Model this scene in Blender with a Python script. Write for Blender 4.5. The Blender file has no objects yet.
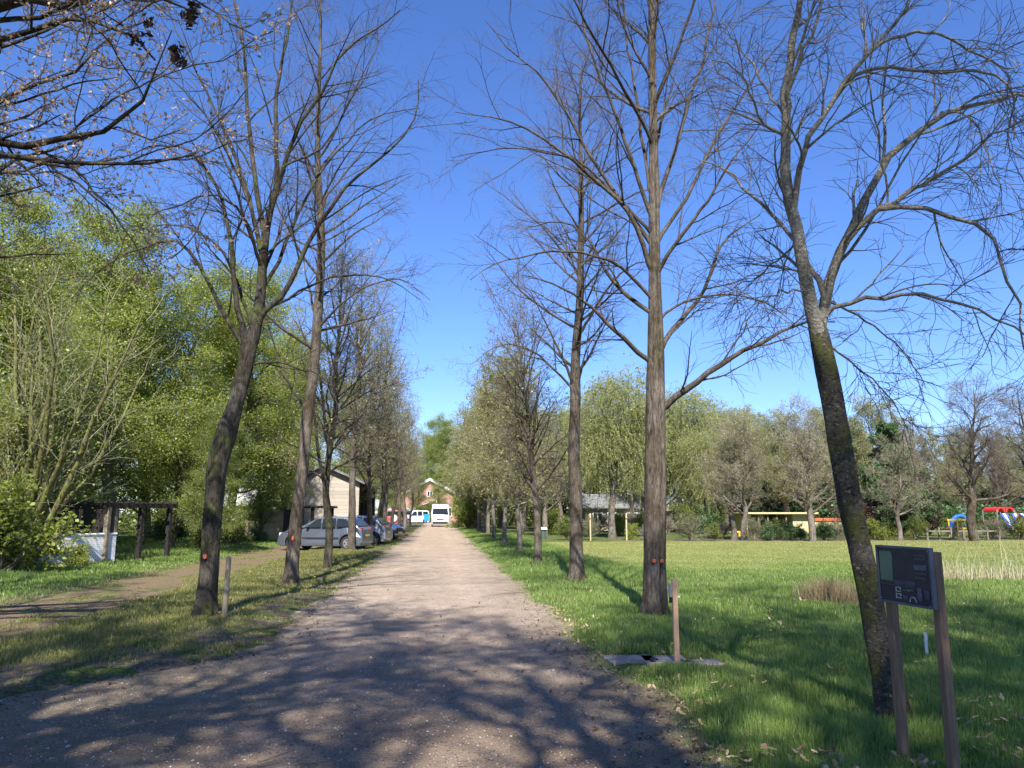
import bpy, bmesh, math, random
import numpy as np
from mathutils import Vector, Matrix

random.seed(5)
scene = bpy.context.scene
COL = scene.collection
PI = math.pi

# ------------------------------------------------------------------ camera
F_PX, CX, CY = 770.0, 512.0, 384.0
EYE = 1.6
PITCH = math.atan(128 / 770)
YAW = math.radians(5.27)
cam_d = bpy.data.cameras.new('camera')
cam_d.sensor_width = 36
cam_d.lens = 36 * F_PX / 1024
cam_d.clip_start = 0.05
cam_d.clip_end = 2000
cam = bpy.data.objects.new('camera', cam_d)
COL.objects.link(cam)
cam.location = (0, 0, EYE)
cam.rotation_euler = (PI / 2 + PITCH, 0, -YAW)
scene.camera = cam
_R = np.array(cam.rotation_euler.to_matrix())


def W(px, py, Y):
    """world point at distance Y up the road that is seen at photo position (px, py)"""
    d = _R @ np.array([(px - CX) / F_PX, -(py - CY) / F_PX, -1.0])
    t = Y / d[1]
    return np.array([0, 0, EYE]) + d * t


def G(px, py):
    d = _R @ np.array([(px - CX) / F_PX, -(py - CY) / F_PX, -1.0])
    t = -EYE / d[2]
    return np.array([0, 0, EYE]) + d * t


def X(px, Y):
    return float(W(px, 512, Y)[0])


# ------------------------------------------------------------------ nodes
def new_mat(name):
    m = bpy.data.materials.new(name)
    m.use_nodes = True
    nt = m.node_tree
    nt.nodes.clear()
    out = nt.nodes.new('ShaderNodeOutputMaterial')
    return m, nt, out


class NB:
    def __init__(s, nt):
        s.nt = nt

    def n(s, t, **k):
        nd = s.nt.nodes.new(t)
        ins = k.pop('ins', {})
        for a, v in k.items():
            setattr(nd, a, v)
        for a, v in ins.items():
            if hasattr(v, 'default_value') and hasattr(v, 'is_linked'):
                s.nt.links.new(v, nd.inputs[a])
            else:
                nd.inputs[a].default_value = v
        return nd

    def coords(s, kind='Object', scale=(1, 1, 1)):
        tc = s.n('ShaderNodeTexCoord')
        mp = s.n('ShaderNodeMapping', ins={'Vector': tc.outputs[kind], 'Scale': scale})
        return mp.outputs['Vector']

    def pos(s, scale=(1, 1, 1)):
        g = s.n('ShaderNodeNewGeometry')
        mp = s.n('ShaderNodeMapping', ins={'Vector': g.outputs['Position'], 'Scale': scale})
        return mp.outputs['Vector']

    def noise(s, vec, scale, detail=4, rough=0.55, dist=0.0):
        return s.n('ShaderNodeTexNoise', ins={'Vector': vec, 'Scale': scale, 'Detail': detail, 'Roughness': rough, 'Distortion': dist}).outputs['Fac']

    def ramp(s, fac, stops, interp='LINEAR'):
        r = s.n('ShaderNodeValToRGB', ins={'Fac': fac})
        cr = r.color_ramp
        cr.interpolation = interp
        while len(cr.elements) < len(stops):
            cr.elements.new(0.5)
        for e, (p, c) in zip(cr.elements, stops):
            e.position = p
            e.color = (*c, 1) if len(c) == 3 else c
        return r.outputs['Color']

    def mix(s, fac, a, b, mode='MIX'):
        m = s.n('ShaderNodeMix', data_type='RGBA', blend_type=mode)
        for sock, v in ((m.inputs[0], fac), (m.inputs[6], a), (m.inputs[7], b)):
            if hasattr(v, 'is_linked'):
                s.nt.links.new(v, sock)
            else:
                sock.default_value = v if not isinstance(v, tuple) else ((*v, 1) if len(v) == 3 else v)
        return m.outputs[2]

    def math(s, op, a, b=0.0, clamp=False):
        m = s.n('ShaderNodeMath', operation=op, use_clamp=clamp)
        for i, v in enumerate((a, b)):
            if hasattr(v, 'is_linked'):
                s.nt.links.new(v, m.inputs[i])
            else:
                m.inputs[i].default_value = v
        return m.outputs[0]

    def bump(s, h, strength=0.5, dist=0.02):
        return s.n('ShaderNodeBump', ins={'Height': h, 'Strength': strength, 'Distance': dist}).outputs['Normal']

    def bsdf(s, out, col, rough=0.8, normal=None, metallic=0.0, spec=0.3, coat=0.0, trans=0.0):
        b = s.n('ShaderNodeBsdfPrincipled', ins={'Roughness': rough, 'Metallic': metallic, 'Specular IOR Level': spec, 'Coat Weight': coat})
        if hasattr(col, 'is_linked'):
            s.nt.links.new(col, b.inputs['Base Color'])
        else:
            b.inputs['Base Color'].default_value = (*col, 1)
        if normal is not None:
            s.nt.links.new(normal, b.inputs['Normal'])
        s.nt.links.new(b.outputs[0], out.inputs['Surface'])
        return b


def plain(name, col, rough=0.6, metallic=0.0, spec=0.4, var=0.15, scale=6, coat=0.0):
    m, nt, out = new_mat(name)
    b = NB(nt)
    f = b.noise(b.coords(), scale, 5)
    c = b.ramp(f, [(0.3, tuple(x * (1 - var) for x in col)), (0.7, tuple(min(1, x * (1 + var)) for x in col))])
    b.bsdf(out, c, rough, None, metallic, spec, coat)
    return m


def wood(name, col, rough=0.75, dark=0.55, gs=(14, 14, 1.2)):
    m, nt, out = new_mat(name)
    b = NB(nt)
    f = b.noise(b.coords(scale=gs), 3, 6, 0.6, 0.6)
    c = b.ramp(f, [(0.3, tuple(x * dark for x in col)), (0.65, col), (0.85, tuple(min(1, x * 1.25) for x in col))])
    b.bsdf(out, c, rough, b.bump(f, 0.4, 0.01))
    return m


def bark(name, light, dark, moss=None, moss_lo=0.55, pale=None, zs=0.22):
    m, nt, out = new_mat(name)
    b = NB(nt)
    v = b.coords(scale=(1, 1, zs))
    f1 = b.noise(v, 22, 7, 0.65, 1.2)
    f2 = b.noise(b.coords(), 2.2, 4)
    c = b.ramp(f1, [(0.34, dark), (0.5, tuple((x + y) / 2 for x, y in zip(light, dark))), (0.66, light)])
    c = b.mix(b.ramp(f2, [(0.35, (0, 0, 0)), (0.65, (1, 1, 1))]), c, tuple(x * 1.0 for x in light), 'SOFT_LIGHT')
    if pale:
        f3 = b.noise(b.coords(), 38, 3)
        c = b.mix(b.ramp(f3, [(0.60, (0, 0, 0)), (0.68, (1, 1, 1))]), c, pale)
    if moss:
        f4 = b.noise(b.coords(scale=(1, 1, 0.7)), 3.1, 6, 0.7)
        c = b.mix(b.ramp(f4, [(moss_lo, (0, 0, 0)), (moss_lo + 0.1, (1, 1, 1))]), c, moss)
    b.bsdf(out, c, 0.9, b.bump(f1, 0.9, 0.03), spec=0.15)
    return m


def leafmat(name, c1, c2, trans=0.5, vs=0.6, tcol=1.25):
    m, nt, out = new_mat(name)
    b = NB(nt)
    p = b.pos()
    f = b.noise(p, vs, 3)
    g = b.n('ShaderNodeNewGeometry').outputs['Random Per Island']
    fac = b.math('ADD', b.math('MULTIPLY', f, 0.6), b.math('MULTIPLY', g, 0.4))
    c = b.ramp(fac, [(0.32, c1), (0.66, c2)])
    d = b.n('ShaderNodeBsdfDiffuse', ins={'Color': c, 'Roughness': 0.5})
    c2_ = b.mix(1.0, c, (tcol, tcol, tcol * 0.75), 'MULTIPLY')
    t = b.n('ShaderNodeBsdfTranslucent', ins={'Color': c2_})
    mx = b.n('ShaderNodeMixShader', ins={'Fac': trans})
    nt.links.new(d.outputs[0], mx.inputs[1])
    nt.links.new(t.outputs[0], mx.inputs[2])
    gl = b.n('ShaderNodeBsdfGlossy', ins={'Roughness': 0.45, 'Color': (0.9, 0.9, 0.9, 1)})
    mx2 = b.n('ShaderNodeMixShader', ins={'Fac': 0.03})
    nt.links.new(mx.outputs[0], mx2.inputs[1])
    nt.links.new(gl.outputs[0], mx2.inputs[2])
    nt.links.new(mx2.outputs[0], out.inputs['Surface'])
    return m


M = {}
M['bark_alley'] = bark('bark_alley', (0.20, 0.17, 0.135), (0.05, 0.041, 0.032), (0.12, 0.13, 0.055), 0.60)
M['bark_dark'] = bark('bark_dark', (0.125, 0.108, 0.085), (0.028, 0.024, 0.02), (0.07, 0.078, 0.028), 0.52)
M['bark_sign'] = bark('bark_sign', (0.13, 0.115, 0.09), (0.03, 0.027, 0.023), (0.075, 0.078, 0.022), 0.50, (0.19, 0.175, 0.13), zs=1.3)
M['bark_silver'] = bark('bark_silver', (0.36, 0.335, 0.28), (0.13, 0.115, 0.09), None, 0.5, (0.46, 0.43, 0.37), zs=1.6)
M['bark_oak'] = bark('bark_oak', (0.11, 0.095, 0.075), (0.03, 0.026, 0.022), (0.10, 0.11, 0.03), 0.56)
M['bark_wood'] = bark('bark_wood', (0.23, 0.21, 0.14), (0.05, 0.045, 0.03), (0.12, 0.14, 0.045), 0.50)
M['bark_green'] = bark('bark_green', (0.26, 0.24, 0.12), (0.09, 0.08, 0.04), (0.17, 0.19, 0.06), 0.48)
M['bark_far'] = bark('bark_far', (0.27, 0.24, 0.20), (0.09, 0.08, 0.065))
M['bark_limb'] = bark('bark_limb', (0.17, 0.145, 0.115), (0.05, 0.042, 0.034), (0.11, 0.115, 0.05), 0.60)
M['twig'] = plain('twig_bark', (0.135, 0.11, 0.085), 0.8, spec=0.2, var=0.3, scale=0.7)
M['twig_dark'] = plain('twig_bark_dark', (0.075, 0.062, 0.05), 0.8, spec=0.2, var=0.3, scale=0.7)
M['twig_pale'] = plain('twig_bark_pale', (0.24, 0.21, 0.155), 0.8, spec=0.2, var=0.3, scale=0.7)
M['twig_green'] = plain('twig_bark_olive', (0.25, 0.245, 0.14), 0.8, spec=0.2, var=0.3, scale=0.7)
M['leaf_fresh'] = leafmat('leaf_fresh', (0.17, 0.212, 0.03), (0.355, 0.405, 0.08), 0.5)
M['leaf_mid'] = leafmat('leaf_mid', (0.12, 0.165, 0.03), (0.24, 0.285, 0.055), 0.5)
M['leaf_bud'] = leafmat('leaf_bud', (0.22, 0.23, 0.075), (0.36, 0.36, 0.13), 0.5)
M['leaf_willow'] = leafmat('leaf_willow', (0.22, 0.25, 0.06), (0.38, 0.40, 0.12), 0.5)
M['leaf_dark'] = leafmat('leaf_dark', (0.025, 0.05, 0.015), (0.05, 0.09, 0.025), 0.25)
M['leaf_ever'] = leafmat('leaf_ever', (0.05, 0.10, 0.035), (0.11, 0.19, 0.06), 0.3)
M['leaf_olive'] = leafmat('leaf_olive', (0.10, 0.13, 0.04), (0.17, 0.19, 0.07), 0.4)
M['leaf_purple'] = leafmat('leaf_purple', (0.06, 0.035, 0.032), (0.13, 0.075, 0.062), 0.3)
M['leaf_pink'] = leafmat('leaf_pink', (0.30, 0.20, 0.13), (0.45, 0.33, 0.22), 0.4)
M['leaf_dead'] = leafmat('leaf_dead', (0.26, 0.16, 0.085), (0.55, 0.40, 0.25), 0.2, 3.0)
M['leaf_old'] = leafmat('leaf_old', (0.03, 0.018, 0.012), (0.07, 0.045, 0.03), 0.15, 3.0)
M['leaf_brown'] = leafmat('leaf_brown', (0.10, 0.055, 0.03), (0.20, 0.12, 0.07), 0.3, 3.0)
M['grass'] = leafmat('grass_blades', (0.10, 0.17, 0.033), (0.32, 0.42, 0.11), 0.5, 1.3)
M['grass_left'] = leafmat('grass_blades_dry', (0.12, 0.14, 0.035), (0.33, 0.31, 0.105), 0.45, 1.3)
M['grass_lawn'] = leafmat('grass_blades_mown', (0.165, 0.20, 0.05), (0.33, 0.345, 0.115), 0.4, 0.5)
M['straw'] = leafmat('straw', (0.38, 0.33, 0.19), (0.58, 0.52, 0.33), 0.35, 2.0)
M['tuft'] = leafmat('dry_tuft', (0.20, 0.15, 0.08), (0.36, 0.28, 0.16), 0.35, 3.0)


# ------------------------------------------------------------------ mesh helpers
def raw_mesh(name, V, Q=None, T=None, smooth=False):
    V = np.asarray(V, dtype=np.float32)
    nq = 0 if Q is None else len(Q)
    ntr = 0 if T is None else len(T)
    me = bpy.data.meshes.new(name)
    me.vertices.add(len(V))
    me.vertices.foreach_set('co', V.ravel())
    idx, starts = [], []
    if nq:
        idx.append(np.asarray(Q, dtype=np.int32).ravel())
        starts.append(np.arange(nq, dtype=np.int32) * 4)
    if ntr:
        idx.append(np.asarray(T, dtype=np.int32).ravel())
        starts.append(nq * 4 + np.arange(ntr, dtype=np.int32) * 3)
    idx = np.concatenate(idx)
    starts = np.concatenate(starts)
    me.loops.add(len(idx))
    me.loops.foreach_set('vertex_index', idx)
    me.polygons.add(len(starts))
    me.polygons.foreach_set('loop_start', starts)
    if smooth:
        me.polygons.foreach_set('use_smooth', np.ones(len(starts), dtype=bool))
    me.update(calc_edges=True)
    return me


def link(name, me, mat, parent=None, loc=None):
    o = bpy.data.objects.new(name, me)
    if mat is not None and len(me.materials) == 0:
        me.materials.append(mat)
    COL.objects.link(o)
    if parent is not None:
        o.parent = parent
    if loc is not None:
        o.location = loc
    return o


def tag(o, label=None, cat=None, group=None, kind=None):
    if label: o['label'] = label
    if cat: o['category'] = cat
    if group: o['group'] = group
    if kind: o['kind'] = kind
    return o


def thing(name, loc, label, cat, group=None, rz=0.0):
    o = bpy.data.objects.new(name, None)
    o.empty_display_size = 0.2
    COL.objects.link(o)
    o.location = loc
    o.rotation_euler = (0, 0, rz)
    return tag(o, label, cat, group)


def copy_thing(root, loc, rz=0.0, s=1.0, label=None, group=None):
    r = root.copy()
    COL.objects.link(r)
    r.location = loc
    r.rotation_euler = (0, 0, rz)
    r.scale = (s, s, s)
    if label: r['label'] = label
    if group: r['group'] = group
    for ch in list(root.children):
        c = ch.copy()
        COL.objects.link(c)
        c.parent = r
        for g in ch.children:
            d = g.copy()
            COL.objects.link(d)
            d.parent = c
    return r


class MB:
    """collects simple solids into one mesh"""
    def __init__(s):
        s.bm = bmesh.new()

    def box(s, c, d, rz=0.0, ry=0.0, rx=0.0):
        mt = Matrix.Translation(c) @ Matrix.Rotation(rz, 4, 'Z') @ Matrix.Rotation(ry, 4, 'Y') @ Matrix.Rotation(rx, 4, 'X') @ Matrix.Diagonal((*d, 1))
        bmesh.ops.create_cube(s.bm, size=1, matrix=mt)
        return s

    def cyl(s, a, b, r, r2=None, seg=12):
        a, b = Vector(a), Vector(b)
        d = b - a
        mt = Matrix.Translation((a + b) / 2) @ d.to_track_quat('Z', 'Y').to_matrix().to_4x4()
        bmesh.ops.create_cone(s.bm, cap_ends=True, segments=seg, radius1=r, radius2=r if r2 is None else r2, depth=d.length, matrix=mt)
        return s

    def poly(s, pts):
        s.bm.faces.new([s.bm.verts.new(p) for p in pts])
        return s

    def prism(s, pts, dvec):
        """closed polygon pts extruded along dvec"""
        vs = [s.bm.verts.new(p) for p in pts]
        f = s.bm.faces.new(vs)
        r = bmesh.ops.extrude_face_region(s.bm, geom=[f])
        nv = [e for e in r['geom'] if isinstance(e, bmesh.types.BMVert)]
        bmesh.ops.translate(s.bm, verts=nv, vec=dvec)
        return s

    def bevel(s, w=0.01, seg=2):
        bmesh.ops.bevel(s.bm, geom=[e for e in s.bm.edges], offset=w, segments=seg, affect='EDGES', clamp_overlap=True, profile=0.5)
        return s

    def build(s, name, mat, parent=None, loc=None, smooth=False):
        bmesh.ops.recalc_face_normals(s.bm, faces=s.bm.faces)
        me = bpy.data.meshes.new(name)
        s.bm.to_mesh(me)
        s.bm.free()
        if smooth:
            for p in me.polygons: p.use_smooth = True
        return link(name, me, mat, parent, loc)


def nrm(v):
    return v / np.maximum(np.linalg.norm(v, axis=-1, keepdims=True), 1e-9)


def tubes(pts, rad, S=3):
    """pts (N,P,3), rad (N,P) -> V, Q"""
    N, P, _ = pts.shape
    T = nrm(np.gradient(pts, axis=1))
    avg = nrm(pts[:, -1] - pts[:, 0])
    ref = np.where(np.abs(avg[:, 2:3]) > 0.8, np.array([[1.0, 0, 0]]), np.array([[0, 0, 1.0]]))[:, None, :]
    U = nrm(np.cross(T, ref))
    Vv = np.cross(T, U)
    a = np.arange(S) / S * 2 * PI
    ring = pts[:, :, None, :] + rad[:, :, None, None] * (np.cos(a)[None, None, :, None] * U[:, :, None, :] + np.sin(a)[None, None, :, None] * Vv[:, :, None, :])
    V = ring.reshape(-1, 3)
    n = np.arange(N)[:, None, None] * (P * S)
    p = np.arange(P - 1)[None, :, None] * S
    k = np.arange(S)[None, None, :]
    k2 = (k + 1) % S
    Q = np.stack([n + p + k, n + p + k2, n + p + S + k2, n + p + S + k], axis=-1).reshape(-1, 4)
    return V, Q


def resample(pl, rad, P):
    pl = np.asarray(pl, float)
    seg = np.linalg.norm(np.diff(pl, axis=0), axis=1)
    s = np.concatenate([[0], np.cumsum(seg)]) / seg.sum()
    # Catmull-Rom style smoothing through interpolation on a fine curve
    t = np.linspace(0, 1, P)
    n = len(pl)
    out = np.zeros((P, 3))
    for i, tt in enumerate(t):
        j = min(max(np.searchsorted(s, tt, side='right') - 1, 0), n - 2)
        u = (tt - s[j]) / max(s[j + 1] - s[j], 1e-9)
        p1, p2 = pl[j], pl[j + 1]
        p0 = pl[j - 1] if j > 0 else 2 * p1 - p2
        p3 = pl[j + 2] if j + 2 < n else 2 * p2 - p1
        out[i] = 0.5 * ((2 * p1) + (-p0 + p2) * u + (2 * p0 - 5 * p1 + 4 * p2 - p3) * u * u + (-p0 + 3 * p1 - 3 * p2 + p3) * u ** 3)
    r = np.interp(t, s, np.asarray(rad, float)) if len(rad) == n else np.interp(t, np.linspace(0, 1, len(rad)), rad)
    return out, r


def grow(rng, par, prad, n, t0, t1, L, ang, P, up0, up1, noise, rr, rtip=0.0025, fall=0.5, angj=0.2, rmax=9, flat=0.0, lrel=None, rmin=0.003, lvar=(0.6, 1.2)):
    N, P0, _ = par.shape
    M_ = N * n
    t = (t0 + (t1 - t0) * (np.tile((np.arange(n) + 0.5) / n, N) + rng.uniform(-0.5, 0.5, M_) / n))
    pi = np.repeat(np.arange(N), n)
    f = np.clip(t, 0, 0.999) * (P0 - 1)
    i = f.astype(int)
    u = (f - i)[:, None]
    pos = par[pi, i] * (1 - u) + par[pi, i + 1] * u
    tan = nrm(par[pi, i + 1] - par[pi, i])
    r = prad[pi, i] * (1 - u[:, 0]) + prad[pi, i + 1] * u[:, 0]
    ref = np.where(np.abs(tan[:, 2:3]) > 0.9, np.array([[1.0, 0, 0]]), np.array([[0, 0, 1.0]]))
    U = nrm(np.cross(tan, ref))
    Vv = np.cross(tan, U)
    phi = np.arange(M_) * 2.39996 + rng.uniform(-0.5, 0.5, M_)
    if flat > 0:   # keep side shoots near the horizontal plane (layered sprays)
        side = np.where(np.arange(M_) % 2 == 0, 0.0, PI)
        phi = np.where(rng.random(M_) < flat, side + rng.normal(0, 0.35, M_), phi)
    a = ang + rng.normal(0, angj, M_)
    d = np.cos(a)[:, None] * tan + np.sin(a)[:, None] * (np.cos(phi)[:, None] * U + np.sin(phi)[:, None] * Vv)
    if np.ndim(L) == 0:
        Ls = L * (1 - fall * (t - t0) / max(t1 - t0, 1e-6)) * rng.uniform(lvar[0], lvar[1], M_)
    else:
        Ls = np.asarray(L)
    if lrel is not None:
        pl = np.linalg.norm(np.diff(par, axis=1), axis=2).sum(1)
        Ls = Ls * np.clip(pl[pi] / lrel, 0.35, 1.4)
    step = Ls / (P - 1)
    pts = np.zeros((M_, P, 3))
    pts[:, 0] = pos
    d = nrm(d)
    for k in range(1, P):
        s = (k - 1) / max(P - 2, 1)
        up = up0 * (1 - s) + up1 * s
        pts[:, k] = pts[:, k - 1] + d * step[:, None]
        d = nrm(d + np.array([0, 0, up]) * step[:, None] + rng.normal(0, noise, (M_, 3)))
    r0 = np.clip(np.minimum(r * rr, rmax), rmin, None)  # child radius
    s = np.linspace(0, 1, P)
    rad = r0[:, None] * (1 - s) ** 0.8 + rtip * s
    return pts, rad


def trunk_mesh(pl, rad, P=40, S=22, seed=0, lump=0.10, flare=0.55, groove=None):
    rng = np.random.default_rng(seed)
    pts, r = resample(pl, rad, P)
    T = nrm(np.gradient(pts, axis=0))
    ref = np.array([1.0, 0, 0])
    U = nrm(np.cross(T, ref))
    Vv = np.cross(T, U)
    a = np.arange(S) / S * 2 * PI
    h = np.linspace(0, 1, P)
    L = np.linalg.norm(np.diff(pts, axis=0), axis=1).sum()
    z = h * L
    ph = rng.uniform(0, 6.28, 8)
    mod = np.ones((P, S))
    for k in range(1, 6):
        mod += lump / k ** 0.6 * np.sin(k * a[None, :] + ph[k] + 0.9 * np.sin(z[:, None] * (1.1 + 0.5 * k) + ph[k - 1])) * np.sin(z[:, None] * (1.3 * k) + ph[(k + 3) % 8]) * 0.7
    fl = flare * 1.35 * np.exp(-np.maximum(z - 0.1, 0) / 0.20)
    mod += fl[:, None] * (0.55 + 0.45 * np.sin(5 * a[None, :] + ph[0]))
    if groove is not None:
        for (ga, gd, gw) in groove:
            dd = (a[None, :] - ga - 0.15 * np.sin(z[:, None] * 0.8) + PI) % (2 * PI) - PI
            mod -= gd * np.exp(-(dd / gw) ** 2)
    mod += rng.normal(0, 0.012, (P, S))
    V = pts[:, None, :] + (r[:, None] * mod)[:, :, None] * (np.cos(a)[None, :, None] * U[:, None, :] + np.sin(a)[None, :, None] * Vv[:, None, :])
    V = V.reshape(-1, 3)
    p = np.arange(P - 1)[:, None] * S
    k = np.arange(S)[None, :]
    k2 = (k + 1) % S
    Q = np.stack([p + k, p + k2, p + S + k2, p + S + k], -1).reshape(-1, 4)
    return V, Q, pts, r


def join(parts):
    Vs, Qs, off = [], [], 0
    for V, Q in parts:
        Vs.append(V); Qs.append(Q + off); off += len(V)
    return np.concatenate(Vs), np.concatenate(Qs)


def leaves(rng, pts, size, flat=0.5, aspect=1.6, jit=0.05):
    """diamond leaf quads around pts"""
    N = len(pts)
    p = pts + rng.normal(0, jit, (N, 3))
    nz = nrm(rng.normal(0, 1, (N, 3)) * (1 - flat) + np.array([0, 0, 1.0]) * flat * 1.5)
    ax = nrm(np.cross(nz, rng.normal(0, 1, (N, 3))))
    bx = np.cross(nz, ax)
    s = size * rng.uniform(0.55, 1.25, (N, 1))
    V = np.stack([p - ax * s * aspect * 0.5, p - bx * s * 0.5 + ax * s * 0.1, p + ax * s * aspect * 0.5 - nz * s * 0.15, p + bx * s * 0.5 + ax * s * 0.1], 1).reshape(-1, 3)
    Q = np.arange(N * 4).reshape(-1, 4)
    return V, Q


def sample_on(rng, pts, n, t0=0.2):
    N, P, _ = pts.shape
    i = rng.integers(0, N, n)
    f = rng.uniform(t0, 0.999, n) * (P - 1)
    k = f.astype(int)
    u = (f - k)[:, None]
    return pts[i, k] * (1 - u) + pts[i, k + 1] * u


# ------------------------------------------------------------------ terrain height
def road_l(y):
    return -2.12 - np.maximum(0, 9.2 - y) * 0.86 + 0.10 * np.sin(y * 1.3) + 0.06 * np.sin(y * 3.7 + 1)


def road_r(y):
    return 1.78 + 0.09 * np.sin(y * 1.1 + 0.5) + 0.06 * np.sin(y * 2.9) - 0.42 * np.exp(-((y - 8.4) / 0.6) ** 2) * 0.0 + 0.10 * np.exp(-((y - 6.5) / 1.0) ** 2)


def sstep(a, b, x):
    t = np.clip((x - a) / (b - a), 0, 1)
    return t * t * (3 - 2 * t)


def gz(x, y):
    x = np.asarray(x, float); y = np.asarray(y, float)
    on_road = sstep(0, 0.45, x - road_r(y)) + sstep(0, 0.45, road_l(y) - x)
    trk = sstep(1.3, 1.75, np.abs(x + 6.35)) + sstep(0, 2, 7.5 - y)
    trk = np.clip(trk, 0, 1)
    near = 1 - sstep(13, 18.5, y)
    left = x < 0
    b = 0.035 * np.sin(x * 1.7 + 0.6 * y) * np.sin(y * 1.1 - 0.5 * x) + 0.02 * np.sin(x * 4.3 + 1.2) * np.sin(y * 3.7 + 0.4) + 0.03
    bump = b * near * np.where(left, 0.5, 1.0)
    h = (0.045 + bump) * np.clip(on_road, 0, 1) * np.where(left, trk, 1.0)
    h = h * (1 - 0.93 * np.exp(-((x - 2.45) / 0.85) ** 4 - ((y - 8.35) / 0.5) ** 4))
    return h - 0.012


# ------------------------------------------------------------------ ground
def axis(vals):
    return np.unique(np.concatenate(vals))


def grid_mesh(xs, ys, zf):
    Xg, Yg = np.meshgrid(xs, ys)
    Z = zf(Xg, Yg)
    V = np.stack([Xg, Yg, Z], -1).reshape(-1, 3)
    nx, ny = len(xs), len(ys)
    j = np.arange(ny - 1)[:, None] * nx
    i = np.arange(nx - 1)[None, :]
    Q = np.stack([j + i, j + i + 1, j + nx + i + 1, j + nx + i], -1).reshape(-1, 4)
    return V, Q


xs = axis([np.linspace(-600, -40, 12), np.linspace(-40, -14, 20), np.linspace(-14, 14, 190), np.linspace(14, 60, 24), np.linspace(60, 600, 12)])
ys = axis([np.linspace(-60, -2, 10), np.linspace(-2, 20, 150), np.linspace(20, 60, 60), np.linspace(60, 150, 24), np.linspace(150, 900, 12)])
V, Q = grid_mesh(xs, ys, gz)

m, nt, out = new_mat('ground_soil_grass')
b = NB(nt)
p = b.pos()
sep = b.n('ShaderNodeSeparateXYZ', ins={'Vector': p})
nx_ = b.noise(p, 1.3, 5, 0.6)
nf = b.noise(p, 26, 6, 0.7)
nm = b.noise(p, 5.5, 5, 0.65)
grassc = b.ramp(nf, [(0.32, (0.030, 0.048, 0.014)), (0.5, (0.075, 0.115, 0.024)), (0.68, (0.16, 0.19, 0.05))])
soilc = b.ramp(nf, [(0.3, (0.055, 0.042, 0.03)), (0.5, (0.14, 0.11, 0.075)), (0.72, (0.30, 0.25, 0.17))])
# more bare soil on the left strip, by the track and by the road edge
xl = b.math('MULTIPLY', b.math('SUBTRACT', -1.0, sep.outputs['X']), 0.6, True)
dry = b.math('ADD', b.math('MULTIPLY', nx_, 1.0), b.math('MULTIPLY', nm, 0.7))
dry = b.math('ADD', dry, b.math('MULTIPLY', xl, 0.12))
col = b.mix(b.ramp(dry, [(0.86, (0, 0, 0)), (0.98, (1, 1, 1))]), grassc, soilc)
# woodland floor far left
wf = b.math('MULTIPLY', b.math('SUBTRACT', -11.5, b.math('ADD', sep.outputs['X'], b.math('MULTIPLY', nx_, 3))), 0.5, True)
woodc = b.ramp(nm, [(0.3, (0.05, 0.04, 0.022)), (0.5, (0.09, 0.10, 0.03)), (0.7, (0.13, 0.16, 0.045))])
col = b.mix(wf, col, woodc)
b.bsdf(out, col, 0.95, b.bump(b.math('ADD', nf, b.math('MULTIPLY', nm, 2)), 0.8, 0.05), spec=0.1)
M['ground'] = m
tag(link('ground', raw_mesh('ground', V, Q, smooth=True), m), 'grassy ground of verges and open land', 'ground', kind='structure')


def strip(xlf, xrf, ys, nx, z, edge=0.05, seed=1):
    rng = np.random.default_rng(seed)
    P = len(ys)
    L = xlf(ys) + rng.normal(0, edge, P)
    R = xrf(ys) + rng.normal(0, edge, P)
    u = np.linspace(0, 1, nx)[None, :]
    Xg = L[:, None] * (1 - u) + R[:, None] * u
    Yg = np.repeat(ys[:, None], nx, 1)
    Zg = z + 0.0 * Xg
    V = np.stack([Xg, Yg, Zg], -1).reshape(-1, 3)
    j = np.arange(P - 1)[:, None] * nx
    i = np.arange(nx - 1)[None, :]
    Q = np.stack([j + i, j + i + 1, j + nx + i + 1, j + nx + i], -1).reshape(-1, 4)
    return V, Q


# gravel road
ysr = axis([np.arange(-6, 16, 0.07), np.arange(16, 40, 0.2), np.arange(40, 112, 1.0)])
V, Q = strip(lambda y: road_l(y) - 0.08, lambda y: road_r(y) + 0.08, ysr, 14, 0.0, 0.035, 3)
m, nt, out = new_mat('gravel')
b = NB(nt)
p = b.pos()
vor = b.n('ShaderNodeTexVoronoi', ins={'Vector': p, 'Scale': 70.0})
v2 = b.n('ShaderNodeTexVoronoi', ins={'Vector': p, 'Scale': 170.0})
gr = b.noise(p, 60, 6, 0.75)
big = b.noise(p, 0.9, 5, 0.6)
mid = b.noise(b.pos((1, 0.35, 1)), 4.5, 5, 0.6)
c = b.ramp(gr, [(0.28, (0.20, 0.142, 0.100)), (0.46, (0.385, 0.298, 0.214)), (0.58, (0.48, 0.38, 0.28)), (0.75, (0.66, 0.56, 0.43))])
vc = b.n('ShaderNodeSeparateColor', ins={'Color': v2.outputs['Color']}).outputs[0]
c = b.mix(b.ramp(vc, [(0.0, (0.0, 0, 0)), (0.90, (0, 0, 0)), (0.93, (0.75, 0.75, 0.75))], 'LINEAR'), c, (0.62, 0.56, 0.50))
vd = b.n('ShaderNodeSeparateColor', ins={'Color': vor.outputs['Color']}).outputs[1]
c = b.mix(b.ramp(vd, [(0.0, (0, 0, 0)), (0.92, (0, 0, 0)), (0.95, (0.8, 0.8, 0.8))]), c, (0.12, 0.085, 0.065))
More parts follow.
